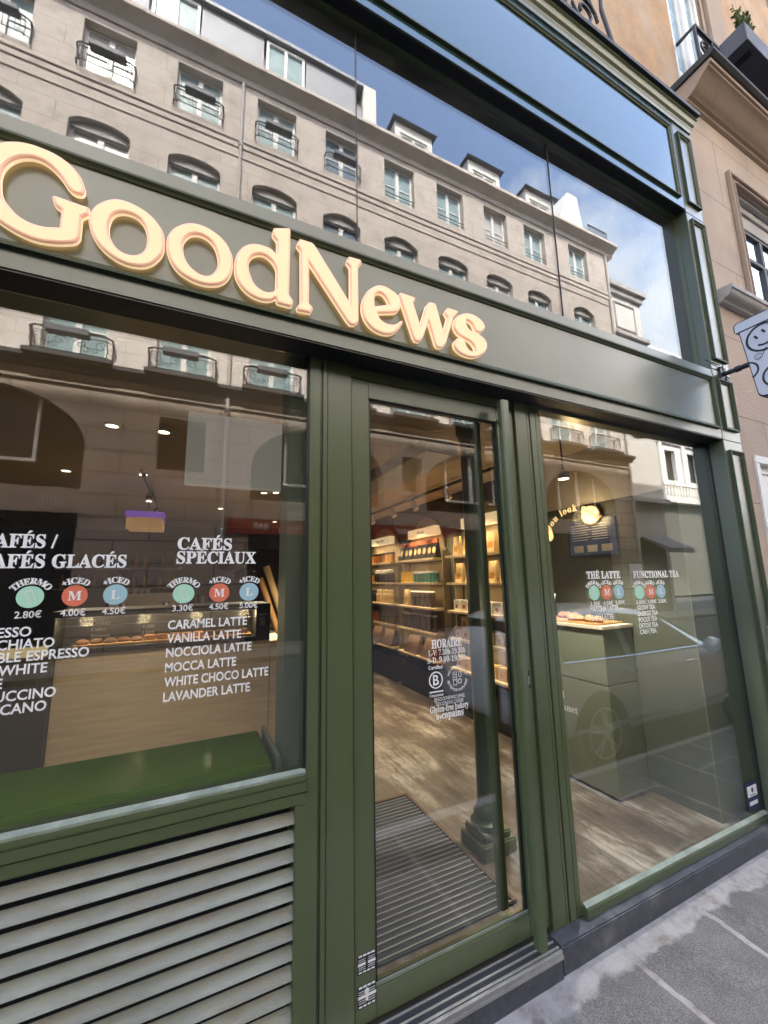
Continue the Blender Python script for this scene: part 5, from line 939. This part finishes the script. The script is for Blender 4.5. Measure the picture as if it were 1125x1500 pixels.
for c in c3: mb.box(c-0.69,c+0.69,OY-0.20,OY-0.14,Z_(1.076)-0.30,Z_(1.076)-0.02)
mb.build('blind_box','stone_grey',AB)  # grey blind boxes added to lighten the shaded window heads
MB().box(-15,X_(1.565),OY-0.60,OY-0.445,-0.06,3.35).build('shop_glazing','window_dark',AB)
rs = MB().box(X_(0.067),X_(0.71),OY-0.02,OY+0.06,2.93,3.34).build('shop_sign','red_sign',AB)
mb = MB(); back = lambda yy: (lambda u,v: (-u,yy,v))
text(mb,'BAR',back(OY+0.066),-X_(0.158),3.04,0.19,0.0,False,width=0.40); text(mb,'BRASSERIE',back(OY+0.066),-X_(0.62),3.04,0.19,0.0,False,width=1.3); mb.build('lettering','wall_white',rs,nrm=False)
mb = MB(); text(mb,'HOTEL',back(OY-0.295),-X_(-0.25),3.50,0.24,0.0,False,width=0.48); mb.build('hotel_lettering','wall_white',AB,nrm=False)
# iron window guards: bombé balconies on the first floor, low guards above
def bombe(w, h, dpt, sc=True):
    mb = MB(); yb = OY+0.02; yf = OY+dpt
    path = lambda z,k=1.0: [(-w/2,yb,z),(-w/2,OY+dpt*0.7*k,z),(-w/2+0.12,OY+dpt*k,z),(w/2-0.12,OY+dpt*k,z),(w/2,OY+dpt*0.7*k,z),(w/2,yb,z)]
    mb.tube(path(h),0.024,5).tube(path(h*0.12,0.8),0.016,5).tube(path(h*0.82,0.95),0.012,4)
    for s_ in (-1,1): mb.tube([(s_*w/2,OY+0.04,0),(s_*w/2,OY+0.05,h)],0.014,4).tube([(s_*(w/2-0.10),OY+dpt*0.75,0),(s_*(w/2-0.06),OY+dpt*1.02,h*0.35),(s_*(w/2-0.10),OY+dpt,h)],0.014,4)
    n_ = max(2,int(w/0.33))
    for i in range(n_):
        x = -w/2+w*(i+0.5)/n_; d = 1 if i%2 else -1
        if sc: mb.tube(scroll(x,h*0.52,OY+dpt*0.97,h*0.24,1.3,d,16),0.010,4).tube(scroll(x-d*0.12,h*0.30,OY+dpt*0.92,h*0.14,1.2,-d,12),0.009,4)
        else: mb.tube([(x-0.1,OY+dpt,h*0.15),(x+0.1,OY+dpt,h*0.15),(x+0.1,OY+dpt,h*0.75),(x-0.1,OY+dpt,h*0.75)],0.009,4,closed=True).tube([(x,OY+dpt,0),(x,OY+dpt,h)],0.008,4)
    return mb
def part_mb(mb, name, m): o = mb.build(name,m,None,smooth=False); o.parent = AB; return o
b1 = part_mb(bombe(1.62,0.58,0.34),'balcony_guard','iron'); b3 = part_mb(bombe(1.36,0.55,0.22,False),'window_guard','iron')
lg_ = MB().tube([(-0.63,OY-0.05,0.30),(0.63,OY-0.05,0.30)],0.018,4).tube([(-0.63,OY-0.05,0.16),(0.63,OY-0.05,0.16)],0.014,4); lg_ = part_mb(lg_,'window_bar','iron')
sl = part_mb(MB().box(-0.86,0.86,OY+0.0,OY+0.42,-0.10,-0.005),'balcony_slab','lead')
pbx = MB().box(-0.42,0.42,-0.12,0.12,0,0.16).build('window_box','planter_grey',bevel=0.01); tag(pbx,'dark grey window box hung on an iron guard across the street','planter','window boxes across the street')
first = True
for i,c in enumerate(c1):
    place(b1,c,7.05); place(sl,c,7.03)
    if i < 8:
        o = pbx if first else copy_tree(pbx); first = False; o.location = (c-0.05,OY+0.36,7.05+0.46)
for i,c in enumerate(c3):
    if i < 8:
        place(b3,c,Z_(1.207)-0.02); o = copy_tree(pbx); o.location = (c+0.03,OY+0.20,Z_(1.207)+0.50)
    else: place(lg_,c,Z_(1.207))
# drain pipes
mb = MB()
for u in (0.056,1.552): mb.tube([(X_(u),OY+0.07,2.2),(X_(u),OY+0.07,17.5)],0.055,8)
for z in (4.5,6.3,9.0,12.0,15.0): mb.box(X_(0.056)-0.07,X_(0.056)+0.07,OY,OY+0.14,z,z+0.06)
mb.build('drain_pipe','stone_grey',AB,smooth=True)
# roofs
xm = X_(0.425)
MB().prism([(OY+0.1,17.955),(OY-0.45,20.15),(OY-6,21.2),(OY-11.9,17.955)],'x',-15,xm).build('mansard','zinc',AB)
MB().prism([(OY-0.15,20.18),(OY-0.5,20.35),(OY-6,21.4),(OY-6,21.25),(OY-0.45,20.17)],'x',-15,xm).build('mansard_edge','zinc',AB)
mb = MB(); mp_ = MB(); mw = MB()
x = -12.0; k = 0
while x < xm-1.6:
    if k%2==0: frame_rect(mb,x,x+1.3,18.35,19.75,0.09,OY-0.08,OY+0.0); mb.box(x+0.6,x+0.7,OY-0.08,OY+0.0,18.44,19.66); mp_.box(x+0.05,x+1.25,OY-0.09,OY-0.07,18.4,19.7); x += 1.35
    else: mw.box(x,x+1.9,OY-0.10,OY-0.02,18.3,19.8); x += 1.98
    k += 1
mb.build('dormer_frame','white_wood',AB); mp_.build('dormer_pane','window_teal',AB); mw.build('dormer_panel','zinc',AB); MB().box(-15,xm,OY-0.6,OY+0.12,19.82,19.95).build('dormer_roof','zinc',AB)
MB().box(xm,xm+0.55,OY-7,OY-0.05,17.955,20.2).build('party_wall','wall_white',AB)
MB().prism([(OY+0.3,17.955),(OY-5.5,21.6),(OY-11.9,17.955)],'x',xm+0.55,X_(1.568)).build('slate_roof','slate',AB)
def dormer(cx):
    d = MB().box(cx-0.85,cx-0.62,OY-3,OY-0.1,17.96,19.35).box(cx+0.62,cx+0.85,OY-3,OY-0.1,17.96,19.35).box(cx-0.62,cx+0.62,OY-3,OY-0.1,18.95,19.35).build('dormer','wall_white',AB)
    m_ = MB(); frame_rect(m_,cx-0.62,cx+0.62,17.96,18.95,0.08,OY-0.22,OY-0.15); m_.box(cx-0.06,cx+0.06,OY-0.22,OY-0.15,18.04,18.87); m_.build('dormer_window','white_wood',d); MB().box(cx-0.6,cx+0.6,OY-0.21,OY-0.20,18.0,18.92).build('pane','window_teal',d)
    MB().add([(cx-1.0,OY+0.1,19.36),(cx+1.0,OY+0.1,19.36),(cx+1.0,OY-3.2,19.36),(cx-1.0,OY-3.2,19.36),(cx,OY-0.5,20.15),(cx,OY-3.2,20.15)],[(0,1,4),(1,2,5,4),(2,3,5),(3,0,4,5),(0,3,2,1)]).build('dormer_roof','slate',d)
for u in (0.612,0.915,1.195): dormer(X_(u)*1.01)
MB().prism([(15.0,17.956),(16.2,20.9),(16.9,20.9),(17.3,17.956)],'y',OY-1.6,OY-0.4).build('chimney','wall_white',AB,bevel=0.03)
mb = MB().tube([(17.2,OY-0.2,19.2),(18.6,OY-0.2,19.2)],0.03,5)
for i in range(15): mb.tube([(17.2+0.1*i,OY-0.2,17.95),(17.2+0.1*i,OY-0.2,19.2)],0.015,4)
mb.build('roof_railing','iron',AB)
# next house, lower, set back
B2 = thing('narrow_house','narrower pale house with awning shop beyond the apartment building','building',(19.7,OY-0.3,-0.06))
x0,x1 = X_(1.568)+0.02,X_(1.80); yb = OY-0.25
MB().box(x0,x1,yb-10,yb,5.1,16.4).build('upper_wall','wall_white',B2); MB().box(x0,x1,yb-10,yb-0.05,-0.06,5.1).build('shop_wall','stone_grey',B2)  # lower wall is greyer: its shade is put into the colour
MB().box(x0,x1+0.25,yb-10,yb+0.28,16.0,16.3).box(x0,x1+0.12,yb-10,yb+0.14,15.7,15.998).box(x0,x1+0.2,yb-10,yb+0.22,13.4,13.65).box(x0,x1+0.2,yb-10,yb+0.22,4.95,5.2).build('cornice','stone_grey',B2,bevel=0.03)
mb = MB(); frame_rect(mb,x0+0.5,x1-0.5,13.9,15.4,0.1,yb+0.001,yb+0.05); frame_rect(mb,x0+0.5,x1-0.5,9.0,12.9,0.1,yb+0.001,yb+0.05); mb.build('panel_moulding','stone_grey',B2,bevel=0.02)
MB().box(x0+0.5,x1-0.4,yb-0.04,yb+0.01,-0.05,3.3).build('shop_window','window_dark',B2)
tag(MB().prism([(yb+0.02,3.4),(yb+1.2,2.75),(yb+1.2,2.55),(yb+0.02,3.3)],'x',x0+0.5,x1-0.3).build('awning','awning',origin=(20,yb,2.5)),'grey sloping canvas awning over a small shop across the street','awning')
B3 = thing('white_corner_house','bright white house with balustrade at the far street corner','building',(40,-17.5,0))
wy = -17.5; wall(MB(),33.5,60,-0.06,21.0,wy,-0.3,[(35.2+3.2*i,36.6+3.2*i,z,z+2.6) for i in range(6) for z in (9.3,13.2,16.9)]).build('facade','wall_white',B3); mat('corner_shop_shaded',(0.13,0.125,0.10),0.6,var=0.1); MB().box(33.45,60,wy+0.002,wy+0.12,-0.06,7.19).build('shop_front','corner_shop_shaded',B3); MB().box(33.5,60,wy-12,wy-0.4,-0.06,21).build('core','window_dark',B3)  # ground floor front in a darkened colour that stands for shade
MB().box(33.4,60,wy-0.3,wy+0.7,7.2,7.7).box(33.4,60,wy-0.3,wy+0.4,20.5,21.0).box(33.4,60,wy-0.3,wy+0.15,12.4,12.7).build('ledge','wall_white',B3,bevel=0.03)
mb = MB().box(33.4,60,wy+0.45,wy+0.65,8.65,8.85)
for i in range(60): mb.lathe((33.6+0.42*i,wy+0.55,7.7),[(0.09,0),(0.12,0.3),(0.06,0.6),(0.09,0.95)],6)
mb.build('balustrade','wall_white',B3)
mb = MB()
for i in range(6): mb.box(34.2+3.2*i,34.7+3.2*i,wy+0.001,wy+0.18,7.7,20.4)
mb.build('pilaster','wall_white',B3,bevel=0.03)

# ------------------------------------------------------------------ car parked at the kerb behind the photographer's right
CR = thing('parked_car','silver grey hatchback parked along the kerb facing away to the right','car',(4.95,-2.05,-0.17))
cy0 = -2.06; g0 = -0.17
ST = [ # x, half width sill, half width belt, z sill, z belt, half width roof, z roof (above ground)
 (2.86,0.70,0.72,0.42,0.86,0.60,0.90),(2.95,0.80,0.82,0.34,0.92,0.62,1.08),(3.12,0.85,0.86,0.28,0.95,0.62,1.32),(3.45,0.87,0.88,0.24,0.95,0.60,1.45),(4.3,0.88,0.89,0.22,0.93,0.60,1.49),(5.0,0.88,0.89,0.22,0.91,0.59,1.44),
 (5.45,0.88,0.89,0.22,0.90,0.61,1.27),(5.95,0.88,0.88,0.22,0.90,0.66,0.985),(6.4,0.86,0.86,0.24,0.86,0.62,0.90),(6.75,0.82,0.80,0.28,0.76,0.56,0.80),(6.95,0.72,0.68,0.36,0.62,0.48,0.66)]
def section(st):
    x,ws,wb,zs,zb,wr,zr = st; z=lambda v:g0+v
    half = [(0,zs),(ws*0.9,zs),(ws,zs+0.08),(wb,(zs+zb)/2),(wb-0.02,zb-0.03),(wb-0.07,zb),(wr+0.04,max(zb+0.005,zr-0.07)),(wr-0.06,max(zb+0.01,zr-0.012)),(0,zr+0.02)]
    return [(x,cy0+w,z(h)) for w,h in half]+[(x,cy0-w,z(h)) for w,h in reversed(half[1:-1])]
mb = MB(); secs = [section(s) for s in ST]; m = len(secs[0])
mb.add([p for q in secs for p in q],[(i*m+k,i*m+(k+1)%m,(i+1)*m+(k+1)%m,(i+1)*m+k) for i in range(len(secs)-1) for k in range(m)]+[tuple(range(m)),tuple(range(len(secs)*m-1,(len(secs)-1)*m-1,-1))])
body = mb.build('body','car_paint',CR,smooth=True)
ss = body.modifiers.new('smooth','SUBSURF'); ss.levels = 1; ss.render_levels = 2
def side(pts, off):   # polygon (x, h) on the sloping side glass plane, lifted off the body
    out = []
    for x,h in pts:
        for i in range(len(ST)-1):
            if ST[i][0]<=x<=ST[i+1][0]:
                t = (x-ST[i][0])/(ST[i+1][0]-ST[i][0]); L_ = [a+(b-a)*t for a,b in zip(ST[i],ST[i+1])]; break
        q = min(1,max(0,(h-L_[4])/max(0.02,L_[6]-0.07-L_[4]))); w = (L_[2]-0.07)+(L_[5]+0.04-(L_[2]-0.07))*q
        out.append((x,cy0+w+off,g0+h))
    return out
for pts in ([(3.30,0.98),(4.22,0.965),(4.22,1.395),(3.62,1.37),(3.36,1.24)],[(4.32,0.965),(5.62,0.955),(5.50,1.08),(5.05,1.32),(4.32,1.395)]):
    for off,sgn in ((0.022,1),):
        mb = MB(); v = side(pts,off); mb.add(v,[tuple(range(len(v)))]); mb.build('side_window','window_dark',CR)
        mb = MB(); v = [(p[0],2*cy0-p[1],p[2]) for p in v]; mb.add(v,[tuple(range(len(v)))]); mb.build('side_window','window_dark',CR)
MB().add([(2.945,cy0-0.55,g0+1.0),(2.945,cy0+0.55,g0+1.0),(3.13,cy0+0.50,g0+1.34),(3.13,cy0-0.50,g0+1.34)],[(0,1,2,3)]).build('rear_window','window_dark',CR)
MB().add([(5.08,cy0-0.52,g0+1.445),(5.08,cy0+0.52,g0+1.445),(5.88,cy0+0.62,g0+1.045),(5.88,cy0-0.62,g0+1.045)],[(0,1,2,3)]).build('windscreen','window_dark',CR)
for wx in (3.70,6.25):
    for s_ in (1,-1):
        yw_ = cy0+s_*0.83
        MB().lathe((wx,yw_,g0+0.32),[(0.375,-0.02),(0.375,0.055*1)] if s_>0 else [(0.375,-0.055),(0.375,0.02)],28,'y').build('wheel_arch','gasket',CR)
        w = MB().lathe((wx,yw_,g0+0.32),[(0.22,-0.06),(0.31,-0.05),(0.32,0),(0.315,0.05),(0.30,0.066),(0.22,0.062)] if s_>0 else [(0.22,-0.062),(0.30,-0.066),(0.315,-0.05),(0.32,0),(0.31,0.05),(0.22,0.06)],30,'y').build('wheel','tyre',CR,smooth=True)
        mb = MB(); yo = yw_+s_*0.064
        for k in range(5):
            for d in (-0.14,0.14):
                a = 2*math.pi*k/5+0.3; b_ = a+d
                mb.tube([(wx+0.04*math.cos(a),yo,g0+0.32+0.04*math.sin(a)),(wx+0.215*math.cos(b_),yo-s_*0.01,g0+0.32+0.215*math.sin(b_))],[0.018,0.011],5)
        mb.lathe((wx,yo,g0+0.32),[(0.045,-0.02),(0.045,0.012)],12,'y'); mb.tube([(wx+0.222*math.cos(k*math.pi/12),yo-s_*0.006,g0+0.32+0.222*math.sin(k*math.pi/12)) for k in range(24)],0.010,5,closed=True)
        mb.build('rim','rim',w,smooth=True)
for s_ in (1,-1):
    MB().lathe((5.52,cy0+s_*1.0,g0+1.0),[(0.02,-0.07),(0.085,-0.05),(0.095,0.0),(0.08,0.05),(0.02,0.06)],12,'x').tube([(5.55,cy0+s_*0.85,g0+0.96),(5.55,cy0+s_*0.97,g0+0.99)],0.02,6).build('mirror','car_paint',CR,smooth=True)
    for x in (4.10,5.15): MB().tube([(x,cy0+s_*0.895,g0+0.84),(x+0.09,cy0+s_*0.915,g0+0.845),(x+0.18,cy0+s_*0.895,g0+0.84)],0.012,6).build('door_handle','chrome',CR,smooth=True)
    MB().box(3.3,6.0,cy0+s_*0.885-0.006,cy0+s_*0.885+0.012,g0+0.36,g0+0.40).build('side_trim','chrome',CR,bevel=0.004)
    MB().box(2.83,2.97,cy0+s_*0.68-0.12,cy0+s_*0.68+0.10,g0+0.72,g0+0.92).build('tail_light','lamp_red',CR,bevel=0.02)
    MB().lathe((6.80,cy0+s_*0.58,g0+0.64),[(0.01,0.05),(0.09,0.03),(0.10,-0.05)],12,'x').build('headlight','chrome',CR,smooth=True)
for x in (4.27,5.63): MB().tube([p for p in side([(x,0.45),(x,0.93)],0.0)],0.004,4).build('door_seam','gasket',CR)
mb = MB().tube(side([(3.30,0.985),(4.3,0.97),(5.64,0.96)],0.026),0.010,5).tube(side([(3.45,1.36),(4.3,1.405),(5.04,1.33),(5.64,0.96)],0.020),0.010,5); mb.build('window_trim','chrome',CR,smooth=True)

# ------------------------------------------------------------------ more of the shop's own clutter
sp_ = thing('hanging_spot','small warm spotlight on a thin stem hanging near the top of the right window','spotlight',(2.47,0.565,2.365))
MB().tube([(2.47,0.565,2.80),(2.47,0.565,2.43)],0.007,6).build('stem','iron',sp_); MB().lathe((2.47,0.565,2.37),[(0.040,0.0),(0.040,0.045),(0.026,0.066),(0.008,0.07)],14).build('shade','int_white',sp_,smooth=True)
disc(MB(),lambda u,v:(u,v,2.3685),2.47,0.565,0.036).build('lens','light_warm',sp_)
lamp('light','SPOT',(2.47,0.565,2.355),58,(1.0,0.95,0.88),sp_,(2.5,0.60,0),0.06,R(105),0.7)
em_ = thing('espresso_machine','black and steel espresso machine on the back bench behind the pastry case','coffee machine',(-0.55,5.0,1.0))
MB().box(-1.0,-0.1,4.8,5.25,1.03,1.12).box(-0.98,-0.12,5.02,5.25,1.121,1.42).box(-1.0,-0.1,4.78,5.25,1.421,1.52).build('body','steel',em_,bevel=0.015)
for x in (-0.8,-0.3): MB().lathe((x,4.88,1.30),[(0.035,0.0),(0.045,0.03),(0.045,0.11)],12).tube([(x,4.88,1.31),(x,4.72,1.29)],0.013,6).build('group_head','chrome',em_,smooth=True)
for x in (-0.96,-0.14): MB().box(x-0.02,x+0.02,4.82,5.2,0.99,1.029).build('foot','ink',em_)
simple(MB().box(-2.9,1.8,4.75,5.35,FZ,0.985),'back_bench','int_wall','dark back bench carrying the espresso machine','bench',bevel=0.004,origin=(-0.5,5,FZ))
cp0 = None
for i in range(12):
    x,y,z = -0.92+0.075*(i%6), 5.0+0.09*(i//6), 1.5205
    if cp0 is None: cp0 = MB().lathe((0,0,0),[(0.022,0),(0.036,0.065),(0.033,0.065),(0.02,0.006)],12).build('coffee_cup','white_paper',smooth=True); tag(cp0,'small white cup standing on top of the espresso machine','cup','cups on the espresso machine'); o = cp0
    else: o = copy_tree(cp0)
    o.location = (x,y,z)
gr = thing('coffee_grinder','black coffee grinder with clear hopper beside the espresso machine','grinder',(0.15,5.0,0.99))
MB().box(0.06,0.24,4.88,5.12,0.9855,1.30).build('body','ink',gr,bevel=0.02); MB().lathe((0.15,5.0,1.301),[(0.05,0),(0.10,0.16),(0.10,0.18)],14).build('hopper','glass_car',gr,smooth=True)
tb = thing('poster_tubes','bundle of beige and brown cardboard tubes leaning behind the pastry case end','tubes',(0.9,4.3,1.0))
MB().tube([(1.22,4.25,0.985),(0.93,4.32,1.86)],0.045,12).build('beige_tube','pack_cream',tb,smooth=True); MB().tube([(1.10,4.26,0.985),(0.86,4.34,1.70)],0.040,12).build('cardboard_tube','wood_board',tb,smooth=True); MB().tube([(1.30,4.33,0.985),(1.08,4.36,1.60)],0.03,12).build('brown_tube','pack_brown',tb,smooth=True)
simple(MB().box(0.90,1.45,4.2,4.5,FZ,0.984),'tube_stand','int_wall','low dark cabinet under the leaning cardboard tubes','cabinet',bevel=0.004,origin=(1.2,4.35,FZ))
t2 = thing('ceiling_track','second black lighting track with three spotlights above the counter','track light',(-0.5,5.0,2.74))
MB().box(-0.515,-0.485,3.0,7.4,2.74,2.77).build('rail','iron',t2)
for y in (3.87,5.1,6.4):
    h = MB().tube([(-0.52,y,2.70),(-0.50,y-0.05,2.60)],[0.034,0.038],14).tube([(-0.5,y,2.74),(-0.51,y,2.69)],0.010,6).build('spot_head','ink',t2,smooth=True)
    disc(MB(),lambda u,v:(u,v-0.052,2.597),-0.50,y,0.030).build('lens','light_warm',h)
MB_sh = MB()
for z in (1.55,1.95): MB_sh.box(-2.4,-0.2,8.3,8.58,z,z+0.03)
simple(MB_sh,'rear_shelf','wood_board','pair of wooden wall shelves across the rear wall','shelf',origin=(-1.3,8.45,1.55))
dm = MB(); rd = random.Random(11); bp = None
for z in (1.581,1.981):
    for i in range(9):
        if bp is None:
            bp = MB().lathe((0,0,0),[(0.05,0),(0.052,0.16),(0.02,0.22),(0.02,0.27)],10).build('syrup_bottle','jar_amber',smooth=True); tag(bp,'amber syrup bottle on the rear wall shelves','bottle','syrup bottles on the rear shelves'); o = bp
        else: o = copy_tree(bp)
        o.location = (-2.3+0.24*i+rd.uniform(-.04,.04),8.44,z)
